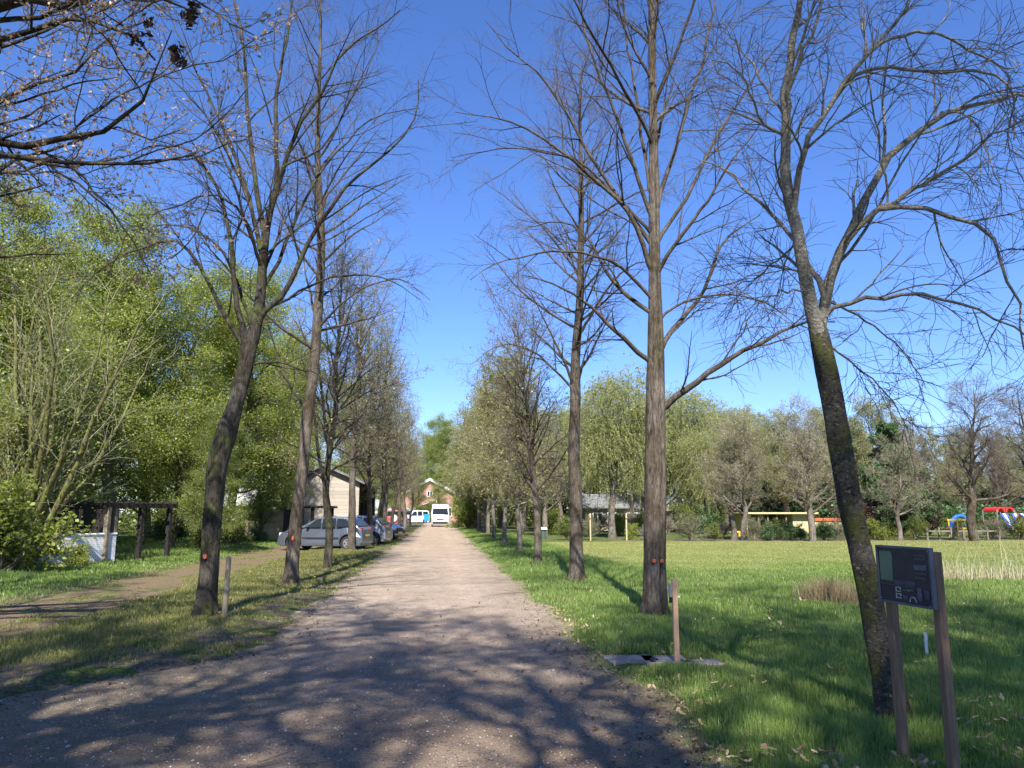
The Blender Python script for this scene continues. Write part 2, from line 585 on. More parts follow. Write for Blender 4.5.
c = b.mix(b.ramp(b.math('ADD', b.math('MULTIPLY', big, 0.6), b.math('MULTIPLY', mid, 0.4)), [(0.36, (0.62, 0.62, 0.62)), (0.62, (1.1, 1.08, 1.05))]), (0, 0, 0), c, 'MIX') if False else b.mix(1.0, c, b.ramp(b.math('ADD', b.math('MULTIPLY', big, 0.55), b.math('MULTIPLY', mid, 0.45)), [(0.36, (0.72, 0.69, 0.67)), (0.62, (1.0, 1.0, 1.0))]), 'MULTIPLY')
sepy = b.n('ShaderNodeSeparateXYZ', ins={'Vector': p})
near_tone = b.math('DIVIDE', b.math('SUBTRACT', b.math('ADD', sepy.outputs['Y'], b.math('MULTIPLY', b.noise(p, 0.7, 4), 9.0)), 9.0), 9.0, True)
c = b.mix(1.0, c, b.ramp(near_tone, [(0.0, (0.64, 0.60, 0.555)), (1.0, (1.0, 1.0, 1.0))]), 'MULTIPLY')  # road colour gets darker towards the camera, its edge broken up by noise
rut = b.math('ABSOLUTE', b.math('SUBTRACT', b.math('ABSOLUTE', b.math('ADD', sepy.outputs['X'], b.math('ADD', 0.1, b.math('MULTIPLY', b.noise(p, 0.35, 2), 0.5)))), 0.82))
rutm = b.ramp(rut, [(0.10, (1, 1, 1)), (0.36, (0, 0, 0))])
c = b.mix(b.math('MULTIPLY', rutm, b.math('MULTIPLY', mid, 0.55)), c, b.mix(1.0, c, (1.22, 1.2, 1.18), 'MULTIPLY'))
# a little moss and grass litter at the edges
sep = b.n('ShaderNodeSeparateXYZ', ins={'Vector': p})
edge = b.math('MULTIPLY', b.math('SUBTRACT', b.math('ABSOLUTE', b.math('ADD', sep.outputs['X'], 0.18)), 1.25), 1.4, True)
em = b.math('MULTIPLY', edge, b.ramp(b.noise(p, 7, 5, 0.7), [(0.42, (0, 0, 0)), (0.6, (1, 1, 1))]))
c = b.mix(b.math('MULTIPLY', em, 0.75), c, b.ramp(gr, [(0.3, (0.07, 0.06, 0.03)), (0.6, (0.22, 0.19, 0.10)), (0.8, (0.38, 0.30, 0.20))]))
hgt = b.math('ADD', b.math('MULTIPLY', gr, 1.0), b.math('MULTIPLY', vor.outputs['Distance'], 0.6))
hgt = b.math('ADD', hgt, b.math('MULTIPLY', mid, 1.4))
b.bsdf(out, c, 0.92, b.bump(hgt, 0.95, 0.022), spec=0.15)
M['gravel'] = m
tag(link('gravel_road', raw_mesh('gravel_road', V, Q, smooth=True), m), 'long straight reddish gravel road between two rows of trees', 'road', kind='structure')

# side track on the left
yst = axis([np.arange(7.0, 20, 0.08), np.arange(20, 34, 0.3), np.arange(34, 47, 1.0)])
V, Q = strip(lambda y: -7.65 + 0.15 * np.sin(y * 0.9) - np.maximum(0, 10 - y) * 0.9, lambda y: -5.05 + 0.2 * np.sin(y * 0.7 + 2) + 0.12 * np.sin(y * 2.3) - np.maximum(0, 9.5 - y) * 0.8, yst, 12, -0.006, 0.10, 9)
m, nt, out = new_mat('dirt_track')
b = NB(nt)
p = b.pos()
gr = b.noise(p, 40, 6, 0.75)
nm = b.noise(b.pos((1, 0.3, 1)), 2.2, 6, 0.65)
c = b.ramp(gr, [(0.3, (0.06, 0.042, 0.026)), (0.5, (0.165, 0.118, 0.073)), (0.72, (0.33, 0.25, 0.165))])
gc = b.ramp(gr, [(0.3, (0.06, 0.07, 0.022)), (0.6, (0.17, 0.19, 0.055))])
c = b.mix(b.ramp(nm, [(0.49, (0, 0, 0)), (0.60, (0.85, 0.85, 0.85))]), c, gc)
b.bsdf(out, c, 0.95, b.bump(b.math('ADD', gr, nm), 0.7, 0.04), spec=0.1)
tag(link('dirt_track', raw_mesh('dirt_track', V, Q, smooth=True), m), 'brown dirt track running beside the left row of trees', 'track', kind='structure')

# mown lawn
xs2 = axis([np.linspace(4.6, 12, 40), np.linspace(12, 62, 40)])
ys2 = np.linspace(19.3, 41.2, 60)
V, Q = grid_mesh(xs2, ys2, lambda x, y: gz(x, y) + 0.008)
V = V.copy()
V[:, 1] += np.where(V[:, 1] < 19.4, 0.35 * np.sin(V[:, 0] * 1.3) + 0.2 * np.sin(V[:, 0] * 3.1), 0)
m, nt, out = new_mat('mown_lawn')
b = NB(nt)
p = b.pos()
nf = b.noise(p, 30, 6, 0.7)
ns = b.noise(b.pos((0.12, 1, 1)), 1.1, 4, 0.6)
c = b.ramp(nf, [(0.3, (0.13, 0.14, 0.035)), (0.52, (0.24, 0.24, 0.068)), (0.75, (0.38, 0.36, 0.14))])
sy = b.n('ShaderNodeSeparateXYZ', ins={'Vector': p})
gy = b.math('DIVIDE', b.math('SUBTRACT', b.math('ADD', sy.outputs['Y'], b.math('MULTIPLY', b.noise(p, 0.25, 4), 10.0)), 24.0), 14.0, True)
c = b.mix(gy, b.ramp(nf, [(0.3, (0.09, 0.13, 0.028)), (0.52, (0.17, 0.235, 0.06)), (0.75, (0.29, 0.35, 0.12))]), c)
c = b.mix(b.ramp(ns, [(0.42, (0, 0, 0)), (0.6, (0.55, 0.55, 0.55))]), c, b.ramp(nf, [(0.3, (0.19, 0.17, 0.065)), (0.7, (0.40, 0.35, 0.17))]))
b.bsdf(out, c, 0.95, b.bump(nf, 0.6, 0.03), spec=0.1)
tag(link('lawn', raw_mesh('lawn', V, Q, smooth=True), m), 'wide mown lawn with a yellowish tint', 'lawn', kind='structure')

# paved yard at the far end of the road
tag(MB().box((-3.5, 117, -0.003), (26, 11, 0.03)).build('paved_yard', plain('pale_paving', (0.42, 0.38, 0.36), 0.9, var=0.12, scale=3)), 'pale paved yard at the end of the road', 'yard', kind='structure')
tag(MB().box((-5.6, 77, -0.006), (4.2, 14, 0.03)).build('paved_apron', plain('pale_apron', (0.55, 0.53, 0.50), 0.9, var=0.1, scale=3)), 'pale paved apron beside the road near the house', 'paving', kind='structure')
# bare bed under the shrubs at the far side of the lawn
V, Q = strip(lambda y: 9.0 + 0 * y, lambda y: 62 + 0 * y, np.linspace(41.0, 42.6, 6), 60, 0.045, 0.1, 4)
tag(link('soil_bed', raw_mesh('soil_bed', V, Q), plain('bed_soil', (0.14, 0.10, 0.07), 0.95, var=0.4, scale=2)), 'bare soil bed along the far edge of the lawn', 'soil', kind='structure')
# slab path crossing the right verge
sl = MB()
for (px, py, w, d, rz) in ((630, 660, 0.55, 0.40, 0.08), (665, 661, 0.48, 0.42, -0.05), (702, 664, 0.42, 0.30, 0.05)):
    g = G(px, py)
    sl.box((g[0], g[1], 0.0), (w, d, 0.05), rz)
sl.bevel(0.008, 1)
tag(sl.build('slab_path', plain('concrete_slab', (0.235, 0.205, 0.172), 0.9, var=0.25, scale=9)), 'grey concrete slabs leading off the road by the short wooden stake', 'paving', kind='structure')

# ------------------------------------------------------------------ grass
def blades(rng, x, y, h, w, lean=0.35, z=None):
    N = len(x)
    if z is None: z = gz(x, y)
    a = rng.uniform(0, 2 * PI, N)
    h = h * rng.uniform(0.5, 1.3, N)
    w = w * rng.uniform(0.7, 1.3, N)
    la = rng.uniform(0, 2 * PI, N)
    ln = np.abs(rng.normal(0, lean, N)) * h
    wx, wy = np.cos(a) * w / 2, np.sin(a) * w / 2
    lx, ly = np.cos(la) * ln, np.sin(la) * ln
    b0 = np.stack([x - wx, y - wy, z - 0.01], -1)
    b1 = np.stack([x + wx, y + wy, z - 0.01], -1)
    m0 = np.stack([x - wx * .8 + lx * .35, y - wy * .8 + ly * .35, z + h * 0.55], -1)
    m1 = np.stack([x + wx * .8 + lx * .35, y + wy * .8 + ly * .35, z + h * 0.55], -1)
    tp = np.stack([x + lx, y + ly, z + h * (1 - 0.3 * (ln / h) ** 2)], -1)
    V = np.stack([b0, b1, m1, m0, tp], 1).reshape(-1, 3)
    k = np.arange(N)[:, None] * 5
    return V, k + np.array([[0, 1, 2, 3]]), k + np.array([[3, 2, 4]])


def vnoise(x, y, s, seed):
    r = np.random.default_rng(seed)
    o = 0
    for k in range(5):
        fx, fy, ph = r.normal(0, s), r.normal(0, s), r.uniform(0, 6.28)
        o = o + np.sin(x * fx + y * fy + ph)
    return o / 5


def grass_field(name, label, n, region, h, w, mat, seed, lean=0.35):
    rng = np.random.default_rng(seed)
    x, y, hs = region(rng, n)
    V, Qd, T = blades(rng, x, y, h * hs, w * np.clip(y / 7, 0.8, 5.0), lean)
    tag(link(name, raw_mesh(name, V, Qd, T), mat), label, 'grass', kind='stuff')


def reg_right(rng, n):
    # denser near the camera: y distributed ~1/y
    y = np.exp(rng.uniform(np.log(3.2), np.log(20.5), n))
    x = rng.uniform(0, 1, n) * (0.86 * y + 1.4 - 1.6) + 1.6
    e = x - road_r(y)
    patch = vnoise(x, y, 2.2, 1) + 0.5 * vnoise(x, y, 6, 2)
    keep = (e > -0.12 + 0.16 * patch) & (rng.random(n) < np.clip(0.25 + (e + 0.2) * 1.4, 0, 1))
    # slabs stay clear
    for (px, py, hw, hd) in ((630, 660, .28, .2), (665, 661, .27, .2), (702, 664, .19, .13)):
        g = G(px, py)
        keep &= ~((np.abs(x - g[0]) < hw) & (y - g[1] < hd) & (y - g[1] > -hd - 0.42))
    bare = vnoise(x, y, 1.6, 7)
    keep &= (bare > -0.75) | (rng.random(n) < 0.3)
    x, y, e, patch = x[keep], y[keep], e[keep], patch[keep]
    hs = np.clip(0.45 + e * 0.9, 0.35, 1.0) * (1 + 0.35 * patch)
    return x, y, np.clip(hs, 0.2, 1.6)


grass_field('verge_grass', 'lush green grass on the right verge', 360000, reg_right, 0.088, 0.0058, M['grass'], 11)


def reg_rverge_far(rng, n):
    y = np.exp(rng.uniform(np.log(18), np.log(100), n))
    x = rng.uniform(1.6, 5.2, n)
    e = x - road_r(y)
    keep = (e > -0.05 + 0.2 * vnoise(x, y, 2, 3)) & (y < 100)
    return x[keep], y[keep], np.clip(0.4 + e[keep] * 0.8, 0.4, 1.2)


grass_field('verge_grass', 'green grass under the far right row of trees', 70000, reg_rverge_far, 0.12, 0.005, M['grass'], 12)


def reg_left(rng, n):
    y = np.exp(rng.uniform(np.log(6.3), np.log(70), n))
    x = -rng.uniform(2.0, 5.4, n)
    e = road_l(y) - x
    patch = vnoise(x, y, 1.8, 4) + 0.6 * vnoise(x, y, 5, 5)
    keep = (e > -0.1 + 0.15 * patch) & (rng.random(n) < np.clip(0.12 + 0.40 * e + 1.0 * patch, 0.04, 1))
    x, y, e, patch = x[keep], y[keep], e[keep], patch[keep]
    return x, y, np.clip(0.55 + 0.4 * patch + 0.2 * e, 0.25, 1.3)


grass_field('strip_grass', 'short patchy grass on the strip under the left row of trees', 170000, reg_left, 0.065, 0.006, M['grass_left'], 13, 0.5)


def reg_left2(rng, n):
    y = np.exp(rng.uniform(np.log(8), np.log(50), n))
    x = -rng.uniform(7.3, 12.8, n)
    patch = vnoise(x, y, 1.5, 6)
    e = -7.65 - x
    keep = (x > -0.72 * y - 4) & (rng.random(n) < np.clip(0.2 + e * 1.2, 0.03, 1))
    x, y, e, patch = x[keep], y[keep], e[keep], patch[keep]
    return x, y, np.clip(0.4 + 0.35 * e + 0.4 * patch, 0.3, 1.6)


grass_field('bank_grass', 'tall green grass between the dirt track and the wood', 120000, reg_left2, 0.13, 0.008, M['grass'], 14)


def reg_trk(rng, n):
    y = np.exp(rng.uniform(np.log(7), np.log(46), n))
    x = -rng.uniform(4.9, 7.8, n)
    patch = vnoise(x * 2.2, y * .7, 1.6, 8) + 0.4 * vnoise(x, y, 6, 9)
    keep = patch > 0.22
    x, y, patch = x[keep], y[keep], patch[keep]
    return x, y, np.clip(0.5 + patch, 0.4, 1.3)


grass_field('track_grass', 'sparse dry grass growing in patches on the dirt track', 60000, reg_trk, 0.035, 0.006, M['grass_left'], 15, 0.6)


def reg_lawn(rng, n):
    y = np.exp(rng.uniform(np.log(18.5), np.log(41), n))
    x = 4.4 + rng.uniform(0, 1, n) * (0.82 * y)
    return x, y, np.ones(n)


grass_field('lawn_grass', 'close mown grass blades of the lawn', 170000, reg_lawn, 0.035, 0.006, M['grass_lawn'], 16, 0.6)


def reg_wood(rng, n):
    y = rng.uniform(14, 60, n)
    x = -12 - rng.uniform(0, 1, n) ** 1.3 * 22
    patch = vnoise(x, y, 0.9, 21)
    keep = patch > -0.1
    return x[keep], y[keep], np.clip(0.6 + patch[keep], 0.4, 1.5)


grass_field('undergrowth', 'low green undergrowth on the woodland floor', 60000, reg_wood, 0.22, 0.02, M['leaf_mid'], 17, 0.8)

def reg_lawn_near(rng, n):
    y = 18.3 + np.abs(rng.normal(0, 6.0, n))
    x = 4.2 + rng.uniform(0, 1, n) * (0.82 * y)
    patch = vnoise(x, y, 0.8, 51)
    k = (y < 19.6) | (patch + rng.normal(0, 0.25, n) > (y - 24) * 0.075)
    return x[k], y[k], np.clip(1.2 - (y[k] - 18) * 0.09, 0.4, 1.2)


grass_field('lawn_grass', 'greener grass blending from the verge into the mown lawn', 90000, reg_lawn_near, 0.06, 0.005, M['grass'], 18, 0.5)

# loose gravel stones
rng = np.random.default_rng(31)
ico = np.array([[1, 0, 0], [-1, 0, 0], [0, 1, 0], [0, -1, 0], [0, 0, 1], [0, 0, -1]], float)
tri = np.array([[0, 2, 4], [2, 1, 4], [1, 3, 4], [3, 0, 4], [2, 0, 5], [1, 2, 5], [3, 1, 5], [0, 3, 5]])
n = 24000
y = np.exp(rng.uniform(np.log(3.2), np.log(15), n))
u = rng.uniform(0, 1, n)
x = road_l(y) - 0.1 + u * (road_r(y) - road_l(y) + 0.2)
x = np.where(x < -0.75 * y - 1, rng.uniform(-1, 1.8, n), x)
s = np.abs(rng.normal(0, 0.0042, n)) + 0.002
s *= np.where(rng.random(n) < 0.01, 2.2, 1)
sc = s[:, None, None] * rng.uniform(0.6, 1.3, (n, 6, 1)) * np.array([1, 1, 0.55])
ang = rng.uniform(0, 6.28, n)
c_, s_ = np.cos(ang), np.sin(ang)
P_ = ico[None] * sc
P_ = np.stack([P_[..., 0] * c_[:, None] - P_[..., 1] * s_[:, None], P_[..., 0] * s_[:, None] + P_[..., 1] * c_[:, None], P_[..., 2]], -1)
P_ += np.stack([x, y, s * 0.25], -1)[:, None, :]
T_ = (np.arange(n)[:, None, None] * 6 + tri[None]).reshape(-1, 3)
m, nt, out = new_mat('loose_stone')
b = NB(nt)
g = b.n('ShaderNodeNewGeometry').outputs['Random Per Island']
b.bsdf(out, b.ramp(g, [(0.0, (0.13, 0.10, 0.085)), (0.5, (0.30, 0.25, 0.22)), (1.0, (0.52, 0.47, 0.42))]), 0.9)
tag(link('loose_gravel', raw_mesh('loose_gravel', P_.reshape(-1, 3), None, T_), m), 'loose grit and small stones lying on the road', 'gravel', kind='stuff')


# fallen oak leaves on the right verge: lobed, curled
def litter(name, label, xy, mat, size, seed):
    rng = np.random.default_rng(seed)
    n = len(xy)
    # lobed outline, 10 rim points plus centre spine
    K = 10
    rim = np.array([[0.0, -1.0], [0.35, -0.7], [0.22, -0.45], [0.6, -0.1], [0.32, 0.15], [0.62, 0.5], [0.0, 1.0], [-0.6, 0.45], [-0.3, 0.1], [-0.6, -0.15], [-0.24, -0.5], [-0.33, -0.72]])
    K = len(rim)
    loc = np.zeros((n, K + 1, 3))
    loc[:, :K, 0] = rim[:, 0] * 0.75
    loc[:, :K, 1] = rim[:, 1]
    curl = rng.uniform(-0.5, 0.9, n)
    loc[:, :, 2] = curl[:, None] * (loc[:, :, 0] ** 2 * 1.4 + loc[:, :, 1] ** 2 * 0.5) + rng.normal(0, 0.07, (n, K + 1))
    loc *= (size * rng.uniform(0.6, 1.2, n))[:, None, None]
    a = rng.uniform(0, 6.28, n); t = rng.normal(0, 0.45, n)
    y1 = loc[..., 1] * np.cos(t)[:, None] - loc[..., 2] * np.sin(t)[:, None]
    z1 = loc[..., 1] * np.sin(t)[:, None] + loc[..., 2] * np.cos(t)[:, None]
    x1 = loc[..., 0]
    X1 = x1 * np.cos(a)[:, None] - y1 * np.sin(a)[:, None]
    Y1 = x1 * np.sin(a)[:, None] + y1 * np.cos(a)[:, None]
    z = np.maximum(gz(xy[:, 0], xy[:, 1]), 0.0) + xy[:, 2]
    P_ = np.stack([X1 + xy[:, 0:1], Y1 + xy[:, 1:2], z1 + z[:, None]], -1)
    i = np.arange(K)
    tr = np.stack([i, (i + 1) % K, np.full(K, K)], -1)
    T_ = (np.arange(n)[:, None, None] * (K + 1) + tr[None]).reshape(-1, 3)
    tag(link(name, raw_mesh(name, P_.reshape(-1, 3), None, T_), mat), label, 'leaves', kind='stuff')


rng = np.random.default_rng(40)
L_ = []
for k in range(75):
    y = math.exp(rng.uniform(math.log(3.8), math.log(15)))
    x = rng.uniform(1.9, 0.8 * y + 1.0)
    for j in range(rng.integers(2, 11)):
        L_.append((x + rng.normal(0, 0.11), y + rng.normal(0, 0.13), rng.uniform(0.03, 0.11)))
for k in range(260):
    y = math.exp(rng.uniform(math.log(3.6), math.log(14)))
    x = road_r(y) + abs(rng.normal(0, 0.22)) - 0.05
    L_.append((x, y, rng.uniform(0.01, 0.03)))
litter('fallen_leaves', 'pale tan fallen oak leaves scattered in the grass of the right verge', np.array(L_), M['leaf_dead'], 0.038, 41)
L_ = []
for k in range(240):
    y = math.exp(rng.uniform(math.log(6.5), math.log(22)))
    x = -rng.uniform(2.3, 7.5) if rng.random() < 0.8 else rng.uniform(-2.2, 1.8)
    L_.append((x, y, 0.012))
for k in range(650):
    y = math.exp(rng.uniform(math.log(6.0), math.log(24)))
    x = float(road_l(np.array(y))) - rng.normal(0.1, 0.3)
    L_.append((x, y, rng.uniform(0.004, 0.014)))
for k in range(420):
    y = math.exp(rng.uniform(math.log(3.6), math.log(15)))
    x = float(road_r(np.array(y))) - abs(rng.normal(0, 0.35))
    L_.append((x, y, rng.uniform(0.004, 0.012)))
litter('fallen_leaves', 'small brown fallen leaves scattered on the left strip and the track', np.array(L_), M['leaf_brown'], 0.03, 42)

# twigs lying about
rng = np.random.default_rng(44)
n = 260
y = np.exp(rng.uniform(np.log(3.6), np.log(16), n)); x = rng.uniform(-4.5, 6, n)
x = np.clip(x, road_l(y) - 2.5, 0.8 * y + 1)
a = rng.uniform(0, 6.28, n); Ln = rng.uniform(0.05, 0.28, n)
pts = np.zeros((n, 4, 3))
for k in range(4):
    t = k / 3
    pts[:, k, 0] = x + np.cos(a + 0.4 * t) * Ln * t
    pts[:, k, 1] = y + np.sin(a + 0.4 * t) * Ln * t
    pts[:, k, 2] = np.maximum(gz(pts[:, k, 0], pts[:, k, 1]), 0) + 0.008 + 0.006 * np.sin(k * 2 + x)
V, Q = tubes(pts, np.tile(np.linspace(0.0035, 0.0015, 4), (n, 1)), 4)
tag(link('fallen_twigs', raw_mesh('fallen_twigs', V, Q), M['twig']), 'small broken twigs strewn over the road and verges', 'twigs', kind='stuff')

# ------------------------------------------------------------------ hero trees
def tree_object(name, loc, label, group, trunk_VQ, branch_parts, bark_m, twig_m, twig_parts=None, leaf_VQ=None, leaf_m=None, leaf_name='foliage'):
    loc = np.asarray(loc, float)
    t = thing(name, tuple(loc), label, 'tree', group)
    V, Q = trunk_VQ
    link('trunk', raw_mesh('trunk', V - loc, Q, smooth=True), bark_m, t)
    if branch_parts:
        V, Q = join(branch_parts)
        link('branches', raw_mesh('branches', V - loc, Q, smooth=True), bark_m if twig_parts else twig_m, t)
    if twig_parts:
        V, Q = join(twig_parts)
        link('twigs', raw_mesh('twigs', V - loc, Q), twig_m, t)
    if leaf_VQ is not None:
        link(leaf_name, raw_mesh(leaf_name, leaf_VQ[0] - loc, leaf_VQ[1]), leaf_m, t)
    return t


def px_line(pts, Y0, Y1, curve=1.0):
    n = len(pts)
    return np.array([W(p[0], p[1], Y0 + (Y1 - Y0) * (i / (n - 1)) ** curve) for i, p in enumerate(pts)])


def hero(name, label, group, trunk_px, Y, trunk_w, limbs, bark_m, limb_m, twig_m, seed, extra=None, twn=(9, 7, 4), groove=None, lump=0.08, base=None, twl=(1.3, 0.6, 0.35), droop=(-0.12, -0.5), flare=0.55, leaf=None):
    rng = np.random.default_rng(seed)
    g = G(*trunk_px[0])
    pl = [W(p[0], p[1], Y + (p[2] if len(p) > 2 else 0)) for p in trunk_px]
    pl[0][2] = float(gz(pl[0][0], pl[0][1]))
    below = pl[0].copy(); below[2] -= 0.12
    pl = np.array([below] + pl)
    rad = [trunk_w[0]] + list(trunk_w)
    V, Q, tp, tr = trunk_mesh(pl, rad, 80, 64, seed, lump, flare, groove)
    parts, P1, R1 = [], [], []
    for (pts, y0, y1, r0, r1) in limbs:
        l = px_line(pts, Y + y0, Y + y1)
        # root every limb inside the trunk or limb it grows from
        dt = np.linalg.norm(tp - l[0], axis=1)
        k0 = int(dt.argmin())
        best, src = dt[k0], tp[max(k0 - 1, 0)]
        for q in P1:
            dq = np.linalg.norm(q - l[0], axis=1)
            if dq.min() < best - 0.04:
                best, src = dq.min(), q[max(int(dq.argmin()) - 1, 0)]
        if best < 0.55:
            l = np.concatenate([[src], l])
        p, r = resample(l, [r0, r1], 16)
        p[1:-1] += rng.normal(0, 0.012, (14, 3))
        P1.append(p); R1.append(r)
    P1 = np.array(P1); R1 = np.array(R1)
    if extra:
        for e in extra:
            p, r = grow(rng, tp[None], tr[None], e['n'], e['t0'], e['t1'], e['L'], e['ang'], 16, e.get('up0', 0.25), e.get('up1', -0.05), e.get('noise', 0.06), e.get('rr', 0.4), fall=e.get('fall', 0.5), rmax=e.get('rmax', 0.04))
            P1 = np.concatenate([P1, p]) if len(P1) else p
            R1 = np.concatenate([R1, r]) if len(R1) else r
    parts.append(tubes(P1, R1, 8))
    p2, r2 = grow(rng, P1, R1, twn[0], 0.15, 1.0, twl[0], 0.7, 9, 0.15, droop[0], 0.09, 0.5, 0.003, fall=0.5, rmax=0.016, lrel=3.0)
    parts.append(tubes(p2, r2, 5))
    p3, r3 = grow(rng, p2, r2, twn[1], 0.1, 1.0, twl[1], 0.65, 7, 0.0, droop[1], 0.15, 0.55, 0.0018, fall=0.4, rmax=0.006, rmin=0.0028)
    tw = [tubes(p3, r3, 3)]
    p4, r4 = grow(rng, p3, r3, twn[2], 0.15, 1.0, twl[2], 0.6, 5, -0.2, droop[1] * 1.6, 0.15, 0.6, 0.0014, fall=0.3, rmax=0.003, rmin=0.0020)
    tw.append(tubes(p4, r4, 3))
    lv = None
    if leaf:
        lp = np.concatenate([sample_on(rng, p4, leaf[0] // 2), sample_on(rng, p3, leaf[0] // 2)])
        lv = leaves(rng, lp, leaf[1], 0.2, 1.8, 0.03)
    loc = (pl[1][0], pl[1][1], pl[1][2])
    t = tree_object(name, loc, label, group, (V, Q), parts, bark_m, twig_m, tw, lv, leaf[2] if leaf else None)
    for c_ in t.children:
        if c_.name.startswith('branches'): c_.data.materials[0] = limb_m
    return t, tp, tr


GR = 'bare trees in the row along the right side of the road'
GL = 'bare trees in the row along the left side of the road'
YR0 = G(893, 728)[1]
limbsR0 = [
    ([(818, 338), (808, 297), (796, 234), (786, 156), (786, 98), (792, 47), (800, 0), (806, -60)], 0, -0.2, 0.062, 0.018),
    ([(818, 330), (828, 289), (849, 230), (880, 172), (911, 137), (954, 111), (990, 100), (1023, 96), (1060, 110)], 0, 0.5, 0.048, 0.010),
    ([(826, 292), (840, 252), (865, 223), (888, 207), (935, 213), (974, 223), (997, 250), (1005, 277), (1020, 300), (1024, 350)], 0, -0.5, 0.032, 0.006),
    ([(888, 207), (931, 178), (966, 156), (997, 133), (1030, 118)], -0.15, -0.9, 0.020, 0.006),
    ([(796, 200), (802, 168), (814, 129), (849, 80), (880, 43), (905, 12), (920, -30)], -0.1, -0.7, 0.030, 0.008),
    ([(849, 80), (866, 70), (892, 66), (939, 72), (993, 74), (1013, 101), (1014, 140)], -0.4, -0.9, 0.018, 0.005),
    ([(880, 43), (919, 33), (947, 39), (974, 51), (1005, 68), (1030, 62)], -0.5, 0.1, 0.015, 0.005),
    ([(821, 285), (805, 255), (786, 230), (755, 199), (728, 172), (700, 160)], 0, 0.9, 0.026, 0.006),
    ([(787, 120), (772, 98), (755, 70), (738, 45), (722, 20)], -0.1, 0.6, 0.014, 0.004),
    ([(784, 138), (765, 125), (748, 90), (730, 62), (712, 60)], -0.1, -0.5, 0.016, 0.004),
    ([(790, 80), (800, 60), (812, 30), (822, -10), (830, -60)], -0.2, -0.5, 0.022, 0.006),
    ([(826, 313), (850, 303), (880, 296), (927, 293), (974, 309), (1024, 335), (1050, 370)], 0, -0.7, 0.022, 0.004),
    ([(824, 300), (850, 310), (880, 329), (904, 352), (925, 384)], 0, 0.7, 0.012, 0.003),
    ([(826, 342), (850, 360), (872, 378), (893, 402), (908, 430)], 0, 0.3, 0.010, 0.003),
    ([(954, 111), (970, 120), (985, 145), (998, 180), (1003, 215)], 0.3, 0.0, 0.011, 0.003),
    ([(800, 240), (775, 262), (748, 280), (715, 296)], 0, 0.8, 0.012, 0.003),
    ([(812, 300), (790, 290), (765, 300), (740, 330)], 0, -0.6, 0.010, 0.003),
    ([(888, 207), (882, 170), (874, 120), (866, 60), (862, 0)], -0.15, -0.5, 0.010, 0.004),
]
tR0, tp, tr = hero('bare_tree', 'leaning bare tree with mossy dark trunk beside the information board', None,
                   [(893, 728), (884, 670), (871, 600), (856, 530), (845, 470), (836, 420), (826, 370), (818, 335), (815, 322)], YR0,
                   [0.098, 0.090, 0.083, 0.085, 0.092, 0.088, 0.080, 0.070, 0.055], limbsR0, M['bark_sign'], M['bark_silver'], M['twig'], 101,
                   twn=(8, 5, 3), lump=0.18, twl=(0.95, 0.5, 0.3), droop=(-0.25, -1.1))

YR1 = G(656, 620)[1]
limbsR1 = [
    ([(668, 405), (684, 390), (700, 378), (730, 358), (760, 343), (802, 323), (835, 322)], 0, -0.8, 0.062, 0.012),
    ([(646, 358), (632, 345), (618, 332), (598, 314), (583, 301), (555, 285), (520, 275)], 0, -0.6, 0.045, 0.006),
    ([(660, 350), (672, 332), (690, 310), (705, 290), (712, 270), (724, 240), (760, 215)], 0, 0.6, 0.05, 0.008),
    ([(648, 310), (630, 298), (612, 280), (600, 258), (585, 235), (560, 222), (525, 228)], 0, 0.9, 0.04, 0.006),
    ([(650, 268), (640, 235), (622, 205), (595, 180), (560, 150), (520, 125), (480, 115), (455, 112)], 0, -0.9, 0.045, 0.005),
    ([(650, 240), (632, 215), (600, 170), (570, 120), (540, 75), (505, 45), (485, 20)], 0, 0.5, 0.04, 0.006),
    ([(655, 280), (668, 255), (690, 225), (715, 190), (740, 150), (765, 120)], 0, -1.0, 0.04, 0.006),
    ([(652, 220), (628, 150), (605, 90), (585, 30), (575, -20)], 0, -0.4, 0.038, 0.010),
    ([(656, 215), (672, 160), (690, 100), (705, 50), (715, 0), (722, -40)], 0, 0.3, 0.038, 0.010),
    ([(650, 190), (640, 120), (630, 60), (622, 0), (618, -40)], 0, 0.8, 0.032, 0.010),
    ([(657, 240), (685, 200), (715, 140), (745, 90), (775, 50), (800, 20)], 0, 0.8, 0.035, 0.006),
    ([(648, 230), (610, 190), (575, 160), (530, 150), (490, 150), (452, 158)], 0, 0.2, 0.032, 0.005),
    ([(651, 300), (625, 270), (590, 255), (550, 252), (500, 262), (470, 280)], 0, -1.2, 0.032, 0.005),
    ([(661, 318), (690, 300), (730, 295), (770, 305), (800, 330)], 0, -0.5, 0.025, 0.005),
]
exR1 = [dict(n=20, t0=0.52, t1=0.86, L=3.6, ang=0.62, up0=0.16, up1=0.0, rr=0.45, rmax=0.035, fall=0.45),
        dict(n=10, t0=0.84, t1=0.99, L=2.6, ang=0.5, up0=0.1, up1=0.0, rr=0.6, rmax=0.03, fall=0.5)]
tR1, tp, tr = hero('bare_tree', 'tall thick double-stemmed bare tree with orange paint marks at the short wooden stake', None,
                   [(656, 620), (655, 560), (655, 500), (655, 440), (655, 400), (656, 340), (655, 280), (654, 200), (653, 120), (652, 40), (651, -40), (650, -120), (650, -190)], YR1,
                   [0.178, 0.168, 0.166, 0.160, 0.148, 0.122, 0.100, 0.085, 0.07, 0.058, 0.045, 0.03, 0.015], limbsR1, M['bark_alley'], M['bark_limb'], M['twig_dark'], 102,
                   extra=exR1, twn=(8, 5, 3), groove=[(PI + 0.30, 0.60, 0.15), (PI - 0.75, 0.10, 0.25)], twl=(1.25, 0.62, 0.34))
YL0 = G(205, 620)[1]
